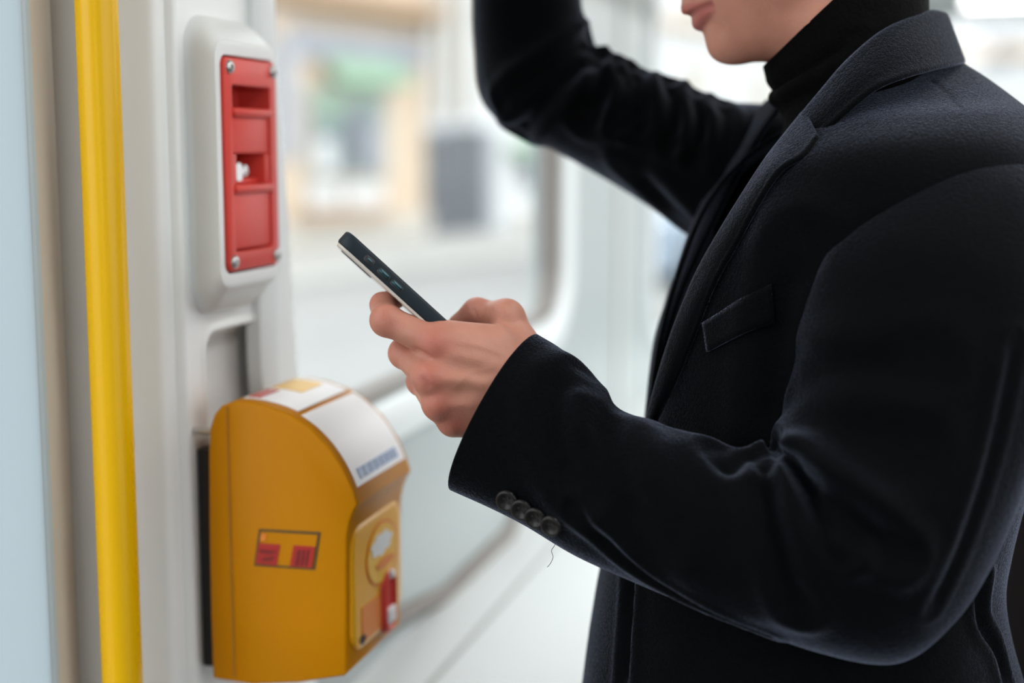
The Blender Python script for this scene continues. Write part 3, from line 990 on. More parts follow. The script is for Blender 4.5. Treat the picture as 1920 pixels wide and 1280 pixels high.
def skin_mat():
    m = bpy.data.materials.new('skin'); m.use_nodes = True
    nt = m.node_tree; N = nt.nodes; L = nt.links; b = N['Principled BSDF']
    b.inputs['Roughness'].default_value = .48
    b.inputs['Specular IOR Level'].default_value = .35
    b.inputs['Subsurface Weight'].default_value = .25
    b.inputs['Subsurface Radius'].default_value = (.010, .004, .002)
    b.inputs['Subsurface Scale'].default_value = .5
    at = N.new('ShaderNodeAttribute'); at.attribute_name = 'flush'
    at2 = N.new('ShaderNodeAttribute'); at2.attribute_name = 'lips'
    tc = N.new('ShaderNodeTexCoord')
    n1 = N.new('ShaderNodeTexNoise'); n1.inputs['Scale'].default_value = 60; n1.inputs['Detail'].default_value = 6
    L.new(tc.outputs['Object'], n1.inputs['Vector'])
    base = N.new('ShaderNodeMix'); base.data_type = 'RGBA'
    base.inputs[6].default_value = (.40, .175, .118, 1); base.inputs[7].default_value = (.54, .255, .185, 1)
    L.new(n1.outputs['Fac'], base.inputs[0])
    fl = N.new('ShaderNodeMix'); fl.data_type = 'RGBA'; fl.inputs[7].default_value = (.40, .105, .075, 1)
    L.new(at.outputs['Fac'], fl.inputs[0]); L.new(base.outputs[2], fl.inputs[6])
    lp = N.new('ShaderNodeMix'); lp.data_type = 'RGBA'; lp.inputs[7].default_value = (.36, .095, .085, 1)
    L.new(at2.outputs['Fac'], lp.inputs[0]); L.new(fl.outputs[2], lp.inputs[6])
    L.new(lp.outputs[2], b.inputs['Base Color'])
    n2 = N.new('ShaderNodeTexNoise'); n2.inputs['Scale'].default_value = 900; n2.inputs['Detail'].default_value = 3
    n3 = N.new('ShaderNodeTexVoronoi'); n3.inputs['Scale'].default_value = 700
    for q in (n2, n3): L.new(tc.outputs['Object'], q.inputs['Vector'])
    ad = N.new('ShaderNodeMath'); ad.operation = 'ADD'
    L.new(n2.outputs['Fac'], ad.inputs[0]); L.new(n3.outputs['Distance'], ad.inputs[1])
    bp = N.new('ShaderNodeBump'); bp.inputs['Strength'].default_value = .22; bp.inputs['Distance'].default_value = .0006
    L.new(ad.outputs[0], bp.inputs['Height']); L.new(bp.outputs[0], b.inputs['Normal'])
    return m


M_SKIN = skin_mat()
pbase = P(1560, 640, 1.10)
person = empty('person', (pbase[0], pbase[1], 0.0))
setp(person, 'passenger in a dark wool coat and black turtleneck holding a smartphone', 'person')

# --- head in its own frame: x forward, y to the near side, z up
HT = math.radians(20)
hf = np.array([-math.cos(HT), 0, -math.sin(HT)]); hu = np.array([-math.sin(HT), 0, math.cos(HT)]); hl = np.array([0, -1.0, 0])
HS = 1.08
stom = P(1297, 30, 1.10)
HR = np.stack([hf, hl, hu], 1) * HS
HO = stom - HR @ np.array([.0885, 0, -.0735])


def h2w(V): return V @ HR.T + HO


def w2h(p): return np.linalg.inv(HR) @ (np.array(p) - HO)


hh_ = .0022
lo, hi = (-.135, -.098, -.30), (.132, .098, .145)
X = grid(lo, hi, hh_)
AY = np.abs(X[1]); XS = (X[0], AY, X[2])
d = ell(X, (-.012, 0, .045), (.098, .077, .086))
d = smin(d, ell(X, (.035, 0, -.020), (.053, .060, .088)), .03)
d = smin(d, cone(XS, (-.012, .047, -.058), (.053, .016, -.095), .020, .0185), .022)
d = smin(d, cone(XS, (.056, .008, -.099), (.012, .026, -.108), .0175, .025), .012)
d = smin(d, cone(XS, (-.015, .052, -.010), (-.012, .047, -.058), .022, .020), .02)
d = smin(d, ell(XS, (.028, .036, -.036), (.030, .026, .036)), .025)
d = smin(d, ell(X, (.044, 0, -.075), (.034, .038, .034)), .015)
d = smin(d, ell(X, (.0660, 0, -.1000), (.0195, .022, .0165)), .009)          # chin
d = smin(d, ell(X, (.058, 0, -.064), (.028, .027, .018)), .010)              # muzzle
d = smin(d, cone(X, (.088, 0, .004), (.104, 0, -.036), .008, .0115), .012)   # nose
d = smin(d, ell(XS, (.090, .0125, -.042), (.011, .007, .008)), .006)
d = smin(d, cone(XS, (.082, 0, .020), (.070, .042, .022), .010, .010), .015)  # brow
d = smax(d, -ell(XS, (.090, .032, .001), (.018, .019, .012)), .010)
d = smin(d, ell(XS, (.070, .032, .0), (.0125, .0125, .0125)), .002)
d = smin(d, ell(XS, (-.012, .079, -.004), (.020, .007, .031)), .006)         # ear
d = smax(d, -ell(XS, (-.008, .087, -.002), (.012, .006, .020)), .004)
# lips as arched rolls, thinning towards the corners
UPR, LOR = .0052, .0056
up_l, lo_l = None, None
ys = np.linspace(0, .026, 7)
upP = [(.0895 - 27 * y * y, y, -.0682 - .10 * y - 2.0 * y * y) for y in ys]
loP = [(.0850 - 21 * y * y, y, -.0800 + .24 * y + 1.0 * y * y) for y in ys]
for i in range(6):
    k = i / 6
    a = cone(XS, upP[i], upP[i + 1], UPR * (1 - .55 * k), UPR * (1 - .55 * (k + 1 / 6)))
    b = cone(XS, loP[i], loP[i + 1], LOR * (1 - .60 * k), LOR * (1 - .60 * (k + 1 / 6)))
    up_l = a if up_l is None else np.minimum(up_l, a)
    lo_l = b if lo_l is None else np.minimum(lo_l, b)
d = smin(d, up_l, .005)
d = smin(d, lo_l, .0035)
d = smin(d, ell(X, (.0735, 0, -.0885), (.0075, .014, .006)), .009)
d = smin(d, ell(X, (.0815, 0, -.0600), (.0085, .012, .008)), .008)
gr = None
for i in range(6):
    A_ = [((u[0] + l[0]) / 2 + .005, u[1], (u[2] + l[2]) / 2 + .0006) for u, l in ((upP[i], loP[i]), (upP[i + 1], loP[i + 1]))]
    q = cone(XS, A_[0], A_[1], .0022, .0018)
    gr = q if gr is None else np.minimum(gr, q)
d = smax(d, -gr, .0022)
# neck runs down into the chest
nk0 = w2h(P(1590, 20, 1.10)); nk1 = w2h(P(1660, 330, 1.10))
d = smin(d, cone(X, tuple(nk0), tuple(nk1), .043, .042), .03)
HV, HF = surface_nets(d, hh_, lo)
# tint masks
def field_at(Vl, fn):
    Xv = (Vl[:, 0], Vl[:, 1], Vl[:, 2]); return fn(Xv)
def lipdist(Xv):
    Xa = (Xv[0], np.abs(Xv[1]), Xv[2]); q = None
    for Q, r0 in ((upP, UPR), (loP, LOR)):
        for i in range(6):
            k = i / 6
            a = cone(Xa, Q[i], Q[i + 1], r0 * (1 - .5 * k), r0 * (1 - .5 * (k + 1 / 6)))
            q = a if q is None else np.minimum(q, a)
    return q
ld = field_at(HV, lipdist)
lipw = .8 * np.clip(1 - (ld - .0002) / .0016, 0, 1)
stub = np.zeros(len(HV))
flush_h = np.clip(1 - np.linalg.norm((HV * [1, 1, 1]) - np.array([.05, .045, -.045]), axis=1) / .035, 0, 1) * .25
HW = h2w(HV)

# --- near hand, joints given where the photo shows them
J = lambda x, y, d_: P(x, y, d_)
fing = {
    'index': ([J(815, 643, 1.012), J(724, 599, 1.016), J(717, 571, 1.036), J(742, 560, 1.056)], [.0122, .0104, .0088, .0076]),
    'middle': ([J(806, 708, 1.008), J(757, 660, 1.036), J(766, 625, 1.060), J(782, 606, 1.078)], [.0118, .0098, .0086, .0074]),
    'ring': ([J(822, 757, 1.012), J(789, 712, 1.044), J(796, 672, 1.064), J(808, 646, 1.080)], [.0112, .0093, .0082, LOR]),
    'pinky': ([J(849, 789, 1.022), J(826, 760, 1.052), J(830, 722, 1.068), J(838, 692, 1.078)], [.0100, .0082, .0072, .0063]),
}
meta = {'index': J(965, 690, 1.022), 'middle': J(972, 718, 1.018), 'ring': J(975, 748, 1.020), 'pinky': J(975, 775, 1.028)}
wrist0, wrist1 = J(985, 735, 1.028), J(1120, 830, 1.015)
hv = .00125
pts_all = np.array([p for f in fing.values() for p in f[0]] + [J(1060, 640, 1.0), J(1040, 800, 1.06), J(860, 560, 1.08)])
lo = pts_all.min(0) - .03; hi = pts_all.max(0) + .03
X = grid(lo, hi, hv)
palm = cone(X, meta['index'], fing['index'][0][0], .0150, .0125)
for k, r0, r1 in (('middle', .0155, .0122), ('ring', .0150, .0115), ('pinky', .0150, .0112)):
    palm = smin(palm, cone(X, meta[k], fing[k][0][0], r0, r1), .012)
palm = smin(palm, cone(X, J(960, 735, 1.036), J(850, 715, 1.032), .017, .013), .015)
palm = smin(palm, cone(X, J(985, 712, 1.030), J(1100, 790, .998), .0225, .021), .02)
palm = smin(palm, cone(X, J(990, 752, 1.032), J(1100, 835, 1.000), .0225, .021), .02)
palm = smin(palm, cone(X, J(950, 790, 1.040), J(870, 782, 1.040), .017, .013), .015)       # little-finger edge
palm = smin(palm, cone(X, J(925, 646, 1.026), J(835, 632, 1.018), .0150, .0118), .012)     # web beside the index
tj = [J(985, 668, 1.040), J(950, 601, 1.050), J(894, 586, 1.062), J(862, 608, 1.066)]
th = smin(cone(X, tj[0], tj[1], .0165, .0128), smin(cone(X, tj[1], tj[2], .0125, .0108), cone(X, tj[2], tj[3], .0106, .0086), .004), .006)
th = smin(th, ell(X, J(948, 590, 1.047), (.0125, .0125, .0115)), .006)
palm = smin(palm, th, .009)
hand = palm
for k, (jj, rr_) in fing.items():
    f = cone(X, jj[0], jj[1], rr_[0], rr_[1])
    f = smin(f, cone(X, jj[1], jj[2], rr_[1], rr_[2]), .004)
    f = smin(f, cone(X, jj[2], jj[3], rr_[2], rr_[3]), .003)
    f = smin(f, ell(X, jj[1] + (jj[1] - jj[2]) * .10, (rr_[1] * 1.06,) * 3), .004)
    hand = smin(hand, f, .0035)
for k, e in (('index', .0085), ('middle', .0092), ('ring', .0078), ('pinky', .0065)):
    c = fing[k][0][0] - FWD * .0042
    hand = smin(hand, ell(X, c, (e, e, e)), .006)
NV, NF = surface_nets(hand, hv, lo)
# tendons, gaps and creases drawn on the skin
NV = sculpt(NV, NF, [
    ([(822, 660), (880, 672), (950, 690)], .0018, .005), ([(812, 712), (870, 712), (930, 726)], .0020, .0045),
    ([(826, 758), (870, 758), (910, 765)], .0016, .0045), ([(850, 640), (900, 648), (950, 668)], .0006, .0025), ([(845, 735), (880, 700), (930, 690)], .0005, .002),
    ([(822, 685), (870, 692), (930, 708)], -.0012, .006), ([(825, 738), (870, 738), (900, 748)], -.0012, .006),
    ([(768, 646), (790, 664), (812, 680)], -.0030, .0035), ([(782, 700), (800, 722), (815, 735)], -.0020, .0032),
    ([(716, 592), (724, 604), (728, 618)], -.0004, .0012), ([(722, 588), (730, 602), (734, 618)], -.0004, .0012),
    ([(804, 640), (812, 650), (812, 662)], -.0004, .0013), ([(797, 700), (804, 710), (804, 722)], -.0004, .0013),
    ([(885, 575), (893, 590), (893, 603)], -.0005, .0014), ([(930, 570), (944, 586), (940, 604)], .0006, .004),
])
flush_n = np.zeros(len(NV))
for p, r0, a in [(fing[k][0][0] - FWD * .010, .013, .75) for k in ('index', 'middle', 'ring', 'pinky')] + [(fing[k][0][1] - FWD * .006, .012, .55) for k in fing] + [(tj[2], .016, .5), (tj[1], .014, .25), (fing['index'][0][2], .014, .35)]:
    flush_n = np.maximum(flush_n, a * np.exp(-(np.linalg.norm(NV - p, axis=1) / r0) ** 2))

# --- raised hand on the overhead rail (out of the frame), same construction
rw = P(1000, -330, 1.27)
railc = rw + np.array([-.012, .0, .098])
rdir = WD
rfing = []
for i in range(4):
    o0 = railc + rdir * (.032 - i * .021) + np.array([.028, 0, -.012])
    o1 = o0 + np.array([.004, 0, .036]); o2 = railc + rdir * (.032 - i * .021) + np.array([-.006, 0, .030]); o3 = railc + rdir * (.032 - i * .021) + np.array([-.030, 0, .004])
    rfing.append([o0, o1, o2, o3])
allp = np.array([p for f in rfing for p in f] + [rw])
lo = allp.min(0) - .06; hi = allp.max(0) + .04
X = grid(lo, hi, .0025)
rh = cone(X, rw + np.array([0, 0, -.05]), rw, .026, .024)
for i, f in enumerate(rfing):
    rh = smin(rh, cone(X, rw + rdir * (.012 - .008 * i), f[0], .014, .012), .012)
for f in rfing:
    q = smin(cone(X, f[0], f[1], .0105, .0095), smin(cone(X, f[1], f[2], .0095, .0085), cone(X, f[2], f[3], .0085, .0075), .003), .003)
    rh = smin(rh, q, .003)
tq = [rw + rdir * .02 + np.array([-.012, 0, .03]), railc + rdir * .045 + np.array([-.02, 0, -.022]), railc + rdir * .048 + np.array([-.030, 0, .0]), railc + rdir * .03 + np.array([-.034, 0, .012])]
rh = smin(rh, smin(cone(X, tq[0], tq[1], .014, .011), smin(cone(X, tq[1], tq[2], .0105, .0095), cone(X, tq[2], tq[3], .0095, .008), .003), .004), .008)
RV, RF = surface_nets(rh, .0025, lo)

# --- hidden trunk and arms so that the figure is one body
trunk_pts = [P(1690, 330, 1.10), P(1650, 640, 1.10), P(1560, 1000, 1.10), P(1540, 1250, 1.10)]
lo = np.array([P(1100, 640, 1.1)[0], .80, .86]); hi = np.array([P(1900, 640, 1.1)[0] + .05, 1.40, 1.62])
lo[0] -= .05
X = grid(lo, hi, .008)
b = cone(X, trunk_pts[0], trunk_pts[1], .05, .09)
b = smin(b, cone(X, trunk_pts[1], trunk_pts[2], .09, .09), .03)
b = smin(b, cone(X, trunk_pts[2], trunk_pts[3], .09, .10), .03)
b = smin(b, cone(X, P(1720, 400, 1.00), P(1690, 400, 1.20), .045, .045), .04)
BV, BF = surface_nets(b, .008, lo)
allV = [HW, NV, RV, BV]; allF = [HF, NF, RF, BF]
offn = np.cumsum([0] + [len(v) for v in allV])
Vb = np.vstack(allV); Fb = np.vstack([f + o for f, o in zip(allF, offn)])
body_o = mesh_np('body', Vb, Fb, M_SKIN, person, label='bare hand, chin and cheek of the passenger')
fl = body_o.data.attributes.new('flush', 'FLOAT', 'POINT'); lp = body_o.data.attributes.new('lips', 'FLOAT', 'POINT')
fa = np.zeros(len(Vb)); fa[:len(HW)] = flush_h; fa[len(HW):len(HW) + len(NV)] = flush_n
la = np.zeros(len(Vb)); la[:len(HW)] = lipw
fl.data.foreach_set('value', fa.astype(np.float32)); lp.data.foreach_set('value', la.astype(np.float32))

# hair and eyes, above the frame
X = grid((-.14, -.1, -.10), (.10, .1, .16), .004)
AY = np.abs(X[1]); XS = (X[0], AY, X[2])
hd = ell(X, (-.018, 0, .052), (.106, .084, .094))
hd = smin(hd, ell(X, (.055, 0, .115), (.05, .055, .028)), .03)
hd = hd + .003 * np.sin(X[0] * 190 + 2 * np.sin(X[1] * 60)) * np.cos(X[1] * 120)
hd = smax(hd, -(X[2] + .045 - .9 * np.clip(X[0] + .02, 0, 1)), .01)
hd = smax(hd, X[0] - .085 - .0 * X[2], .01)
hd = smax(hd, -ell(X, (.10, 0, .0), (.055, .1, .075)), .01)
V_, F_ = surface_nets(hd, .004, (-.14, -.1, -.10))
mesh_np('hair', h2w(V_), F_, mat('dark_hair', (.02, .013, .009), .5, noise=.3, nscale=150, stretch=(1, 8, 1)), person)

# --- black turtleneck
secs = [((1440, 121), (1692, -118), 1.10, .060), ((1446, 138), (1712, -60), 1.10, .062), ((1450, 150), (1726, -18), 1.10, .062),
        ((1463, 168), (1728, 22), 1.10, .062), ((1455, 182), (1728, 60), 1.10, .062), ((1473, 200), (1728, 100), 1.10, .062), ((1478, 240), (1735, 160), 1.10, .064),
        ((1440, 330), (1790, 280), 1.10, .085), ((1360, 470), (1860, 440), 1.10, .12), ((1320, 640), (1870, 640), 1.10, .125), ((1300, 850), (1840, 850), 1.10, .12)]
TV, TF, _ = loft_px(secs, 150, 120)
TV = sculpt(TV, TF, [([(1470, 190), (1530, 175), (1620, 120)], -.003, .006, .0015), ([(1460, 160), (1520, 140), (1600, 80)], -.0025, .006, .001)])
tn = mesh_np('turtleneck', TV, TF, M_KNIT, person, label='black knitted turtleneck')
sm = tn.modifiers.new('thickness', 'SOLIDIFY'); sm.thickness = .003; sm.offset = 1

# --- coat trunk
secs = [((1500, 190), (1800, 120), 1.10, .040, 2.0), ((1470, 215), (1850, 160), 1.10, .066, 2.0), ((1430, 250), (1890, 205), 1.10, .098, 2.1), ((1392, 290), (1920, 255), 1.10, .136, 2.2), ((1350, 340), (1945, 330), 1.10, .168, 2.3),
        ((1308, 410), (1968, 420), 1.10, .178, 2.3), ((1270, 510), (1965, 520), 1.10, .172, 2.3), ((1236, 640), (1945, 650), 1.10, .160, 2.3), ((1218, 780), (1912, 790), 1.10, .155, 2.3),
        ((1190, 900), (1893, 905), 1.10, .152, 2.3), ((1150, 1010), (1868, 1015), 1.10, .152, 2.3), ((1128, 1070), (1855, 1090), 1.10, .155, 2.3), ((1112, 1160), (1866, 1170), 1.10, .160, 2.3),
        ((1095, 1280), (1895, 1285), 1.10, .166, 2.3), ((1075, 1450), (1930, 1450), 1.10, .175, 2.3), ((1060, 1750), (1960, 1750), 1.10, .185, 2.3)]
CV, CF, _ = loft_px(secs, 300, 260)
CV0, CF0 = CV.copy(), CF
CV = sculpt(CV, CF, [
    ([(1183, 1062), (1180, 1150), (1172, 1290)], -.006, .005, .002),
    ([(1500, 460), (1470, 560), (1455, 700), (1450, 840)], -.006, .012, .003),
    ([(1410, 400), (1430, 420), (1400, 520)], .003, .012),
    ([(1745, 150), (1775, 175), (1800, 205)], -.0008, .002),
    ([(1845, 1085), (1838, 1130), (1842, 1170), (1868, 1215), (1888, 1290)], -.006, .005, .003),
    ([(1260, 1140), (1280, 1200), (1270, 1285)], .003, .015),
    ([(1760, 1200), (1800, 1240), (1830, 1290)], .003, .02),
])
CV = CV + vnormals(CV, CF) * (.0022 * vnoise(CV, 26, 3) + .0008 * vnoise(CV, 60, 4))[:, None]
# open the front between the lapels
axis_y = 1.10 * math.cos(PITCH)
def pz(py): return P(1300, py, 1.05)[2]
ztop, zbot = pz(190), pz(800)
keepF = []
CVa = CV
mid_y = [0, 120, 165, 195, 232, 275, 316, 402, 476, 548, 625, 720, 803]
mid_x = [1760, 1690, 1610, 1560, 1525, 1488, 1447, 1392, 1350, 1314, 1285, 1251, 1219]
rel = CVa - CAM; dep = rel @ FWD
ppx = 960 + FPX * (rel @ RGT) / dep; ppy = 640 - FPX * (rel @ UPV) / dep
for f in CF:
    c = CVa[list(f)].mean(0)
    if c[2] > zbot and c[0] < P(1700, 400, 1.1)[0]:
        if c[1] < axis_y:
            i_ = list(f); x_, y_ = ppx[i_].mean(), ppy[i_].mean()
            if y_ < 803 and x_ < np.interp(y_, mid_y, mid_x): continue
        else:
            k = (c[2] - zbot) / (ztop - zbot)
            if c[1] - axis_y < .008 + .066 * k and c[0] < P(1500, 400, 1.1)[0] + .25 * k: continue
    keepF.append(f)
coat = mesh_np('coat', CV, keepF, M_COAT, person, label='dark navy wool coat')
sm = coat.modifiers.new('thickness', 'SOLIDIFY'); sm.thickness = .004; sm.offset = -1
cbvh = BVHTree.FromPolygons([Vector(v) for v in CV], [list(f) for f in CF])

# --- near sleeve
secs = [((1812, 226), (1822, 230), 1.07, .012), ((1752, 242), (1878, 262), 1.050, .052), ((1690, 276), (1938, 318), 1.022, .070), ((1620, 345), (1985, 400), .992, .078), ((1548, 450), (2000, 520), .968, .080),
        ((1506, 560), (1990, 650), .958, .080), ((1496, 680), (1958, 780), .952, .078), ((1482, 770), (1915, 905), .948, .076), ((1470, 818), (1855, 1040), .945, .074), ((1466, 838), (1778, 1160), .943, .072),
        ((1456, 850), (1672, 1238), .943, .069), ((1425, 858), (1520, 1218), .946, .066), ((1345, 842), (1345, 1152), .955, .062), ((1215, 793), (1195, 1090), .972, .056),
        ((1145, 762), (1080, 1042), .983, .051), ((1096, 698), (985, 988), .992, .048), ((1052, 655), (905, 948), .999, .046), ((1008, 628), (847, 920), 1.005, .045)]
SV, SF, SR_ = loft_px(secs, 320, 200, 2.15)
SV = sculpt(SV, SF, [
    ([(1462, 842), (1505, 895), (1530, 960), (1580, 1025)], -.009, .007, .005),
    ([(1510, 880), (1585, 955), (1680, 1035)], -.008, .008, .005),
    ([(1478, 812), (1540, 880), (1640, 935), (1740, 985)], .006, .013),
    ([(1530, 940), (1570, 1010), (1600, 1080)], .004, .008),
    ([(1620, 1000), (1690, 1070), (1715, 1120)], .004, .010),
    ([(1440, 872), (1446, 960), (1475, 1075), (1502, 1140)], -.006, .007, .003),
    ([(1085, 955), (1180, 1052), (1285, 1118), (1440, 1190)], -.003, .004, .002),
    ([(1010, 880), (1060, 930), (1160, 1020)], .002, .010),
    ([(1096, 712), (1062, 745), (1055, 830), (1090, 930)], -.005, .009, .0035),
    ([(1100, 720), (1085, 770), (1110, 860)], .004, .008),
    ([(1140, 758), (1195, 815), (1215, 890), (1200, 960)], .004, .012),
    ([(1150, 765), (1130, 830), (1170, 930), (1240, 1010)], -.004, .011, .002),
    ([(1215, 800), (1290, 806), (1340, 850)], .004, .010),
    ([(1340, 852), (1370, 880), (1400, 868), (1440, 880)], -.005, .007, .003),
    ([(1330, 870), (1320, 960), (1370, 1090)], -.003, .013, .002),
    ([(1500, 700), (1600, 690), (1730, 678)], -.003, .012, .002), ([(1500, 650), (1600, 645), (1720, 640)], .002, .012),
    ([(1490, 780), (1580, 800), (1700, 850)], -.003, .013, .002),
    ([(1902, 640), (1862, 830), (1800, 1020), (1745, 1140)], -.0018, .004, .0012),
    ([(1885, 640), (1845, 830), (1785, 1010), (1725, 1130)], .0014, .008),
    ([(1600, 400), (1560, 480), (1545, 600)], .003, .016),
])
SV = SV + vnormals(SV, SF) * (.0020 * vnoise(SV, 32, 7) + .0008 * vnoise(SV, 75, 8))[:, None]
_S = SV.reshape(320, 200, 3); _ax = _S[-1].mean(0) - _S[-30].mean(0); _ax /= np.linalg.norm(_ax)
_sn = np.sin(np.linspace(0, 2 * math.pi, 200, endpoint=False))
for _i in range(250, 320): _S[_i] += _ax[None] * (-_sn[:, None]) * .013 * ((_i - 250) / 69) ** 1.3
SV = _S.reshape(-1, 3)
sl_near = mesh_np('sleeve', SV, SF, M_COAT, coat)
sm = sl_near.modifiers.new('thickness', 'SOLIDIFY'); sm.thickness = .0035; sm.offset = -1
sbvh = BVHTree.FromPolygons([Vector(v) for v in SV], [list(f) for f in SF])

# --- raised far sleeve
secs = [((1560, 210), (1470, 470), 1.24, .075), ((1440, 198), (1330, 452), 1.25, .074), ((1340, 190), (1240, 400), 1.26, .070), ((1262, 160), (1160, 350), 1.27, .066), ((1190, 136), (1070, 298), 1.28, .062),
        ((1140, 118), (985, 252), 1.285, .060), ((1116, 100), (922, 212), 1.29, .060), ((1106, 78), (896, 165), 1.29, .059), ((1098, 45), (890, 95), 1.29, .058), ((1090, 0), (886, 0), 1.285, .056),
        ((1078, -120), (892, -120), 1.28, .052), ((1060, -300), (925, -300), 1.275, .044)]
AV, AF, _ = loft_px(secs, 220, 140, 2.1)
AV = sculpt(AV, AF, [
    ([(975, 245), (1040, 165), (1112, 112)], -.008, .008, .005), ([(955, 190), (1030, 130), (1100, 80)], -.006, .008, .004),
    ([(1060, 60), (1085, 50), (1100, 38)], .004, .007), ([(920, 150), (1000, 110), (1090, 60)], .003, .010),
    ([(1165, 132), (1175, 175), (1165, 230)], -.006, .006, .004), ([(1195, 140), (1200, 190), (1195, 240)], -.006, .006, .004),
    ([(1255, 160), (1268, 205), (1262, 270)], -.006, .006, .005), ([(1300, 180), (1312, 225), (1310, 290)], -.006, .007, .004),
    ([(1130, 120), (1130, 170), (1100, 220)], -.005, .008, .004), ([(1345, 195), (1360, 225), (1355, 300)], -.004, .006, .003),
    ([(1180, 300), (1220, 350), (1280, 410)], -.004, .010, .003), ([(1100, 200), (1150, 270), (1230, 370)], .003, .014),
])
AV = AV + vnormals(AV, AF) * (.0022 * vnoise(AV, 34, 11) + .0008 * vnoise(AV, 75, 12))[:, None]
sl_far = mesh_np('sleeve', AV, AF, M_COAT, coat)
sm = sl_far.modifiers.new('thickness', 'SOLIDIFY'); sm.thickness = .0035; sm.offset = -1


# --- collar and lapels: folded cloth strips lying on the coat
def strip_mesh(name, inner, outer, nu, nv, bulge, thick=.0045, bv=None, lift=.006, mat_=M_COAT):
    """inner/outer edges as (px,py,depth); sits lift above the coat where that lies behind it"""
    I = crom(inner, nu); O = crom(outer, nu)
    V = np.zeros((nu, nv, 3))
    for i in range(nu):
        for j in range(nv):
            t = j / (nv - 1)
            x, y, dd = I[i] * (1 - t) + O[i] * t
            d2 = dd
            if bv is not None:
                h_, _ = hit(bv, x, y)
                if h_ is not None:
                    dh = float((h_ - CAM) @ FWD)
                    d2 = min(dd, dh - lift)
            V[i, j] = (x, y, d2)
    # smooth the depth so that the cloth stays even
    for _ in range(60):
        Z = V[:, :, 2].copy()
        Z[1:-1] = (V[:-2, :, 2] + V[2:, :, 2] + 2 * V[1:-1, :, 2]) / 4
        Z[:, 1:-1] = (Z[:, :-2] + Z[:, 2:] + 2 * Z[:, 1:-1]) / 4
        V[:, :, 2] = np.minimum(Z, V[:, :, 2] + .004)
    for j in range(nv):
        t = j / (nv - 1)
        V[:, j, 2] -= bulge * math.sin(math.pi * min(1, t * 1.15)) 
    W_ = np.array([[P(*V[i, j]) for j in range(nv)] for i in range(nu)])
    # turn the inner edge under to make a rolled fold
    roll = []
    for k, (a, bck) in enumerate(((-.004, .004), (-.004, .010), (.004, .016))):
        dirv = W_[:, 1] - W_[:, 0]; dirv /= np.linalg.norm(dirv, axis=1)[:, None]
        roll.append(W_[:, 0] + dirv * (a + .003) * 1.0 + FWD * bck)
    full = np.concatenate([np.stack(roll[::-1], 1), W_], 1)
    nv2 = full.shape[1]
    Vf = full.reshape(-1, 3)
    F = [(i * nv2 + j, i * nv2 + j + 1, (i + 1) * nv2 + j + 1, (i + 1) * nv2 + j) for i in range(nu - 1) for j in range(nv2 - 1)]
    n0 = vnormals(Vf, F)
    if (n0 @ FWD).mean() > 0: F = [f[::-1] for f in F]
    o = mesh_np(name, Vf, F, mat_, coat)
    m_ = o.modifiers.new('thickness', 'SOLIDIFY'); m_.thickness = thick; m_.offset = 0
    s_ = o.modifiers.new('soften', 'SUBSURF'); s_.levels = 1; s_.render_levels = 1
    return o


# collar, from its front end round the back of the neck to the far side
col_in = [(1498, 226, 1.030), (1545, 170, 1.022), (1590, 118, 1.020), (1650, 66, 1.024), (1705, 36, 1.042), (1745, 23, 1.070), (1772, 28, 1.100), (1762, 30, 1.135), (1715, 45, 1.160), (1660, 75, 1.170)]
col_out = [(1524, 268, 1.000), (1580, 218, .985), (1642, 168, .978), (1700, 145, .985), (1755, 131, 1.008), (1795, 124, 1.055), (1807, 120, 1.100), (1798, 116, 1.150), (1760, 128, 1.185), (1690, 150, 1.195)]
strip_mesh('collar', col_in, col_out, 60, 12, .004)
lap_in = [(1512, 208, 1.034), (1470, 260, 1.030), (1432, 310, 1.026), (1366, 414, 1.02), (1316, 502, 1.02), (1284, 575, 1.022), (1258, 645, 1.028), (1232, 730, 1.04), (1214, 800, 1.05)]
lap_out = [(1536, 256, 1.002), (1508, 292, 1.0), (1462, 322, .998), (1418, 390, .996), (1386, 450, .998), (1345, 522, 1.002), (1312, 605, 1.008), (1270, 710, 1.02), (1224, 806, 1.045)]
strip_mesh('lapel', lap_in, lap_out, 60, 12, .003, bv=cbvh, lift=.008)
far_in = [(1470, 190, 1.145), (1420, 262, 1.150), (1372, 350, 1.150), (1325, 445, 1.145), (1282, 540, 1.140), (1248, 650, 1.130), (1222, 790, 1.11)]
far_out = [(1440, 186, 1.20), (1386, 258, 1.21), (1345, 325, 1.205), (1296, 428, 1.20), (1262, 530, 1.19), (1228, 645, 1.17), (1211, 795, 1.13)]
strip_mesh('lapel', far_in, far_out, 50, 10, .0, lift=0)

# chest pocket welt
pk_in = [(1322, 606, 1.0), (1360, 582, 1.0), (1400, 556, 1.0), (1446, 532, 1.0)]
pk_out = [(1330, 660, 1.0), (1368, 640, 1.0), (1408, 620, 1.0), (1452, 606, 1.0)]


def onto(bv, x, y, lift):
    h_, n_ = hit(bv, x, y)
    return h_ + n_ * lift if (n_ @ FWD) < 0 else h_ - n_ * lift


I = crom(pk_in, 20); O = crom(pk_out, 20)
Vp = []
for i in range(20):
    for j in range(6):
        t = j / 5; x, y, _ = I[i] * (1 - t) + O[i] * t
        Vp.append(onto(cbvh, x, y, .0018))
Fp = [(i * 6 + j, i * 6 + j + 1, (i + 1) * 6 + j + 1, (i + 1) * 6 + j) for i in range(19) for j in range(5)]
Vp = np.array(Vp)
if (vnormals(Vp, Fp) @ FWD).mean() > 0: Fp = [f[::-1] for f in Fp]
o = mesh_np('pocket_welt', Vp, Fp, M_COAT, coat)
m_ = o.modifiers.new('thickness', 'SOLIDIFY'); m_.thickness = .0025; m_.offset = 0

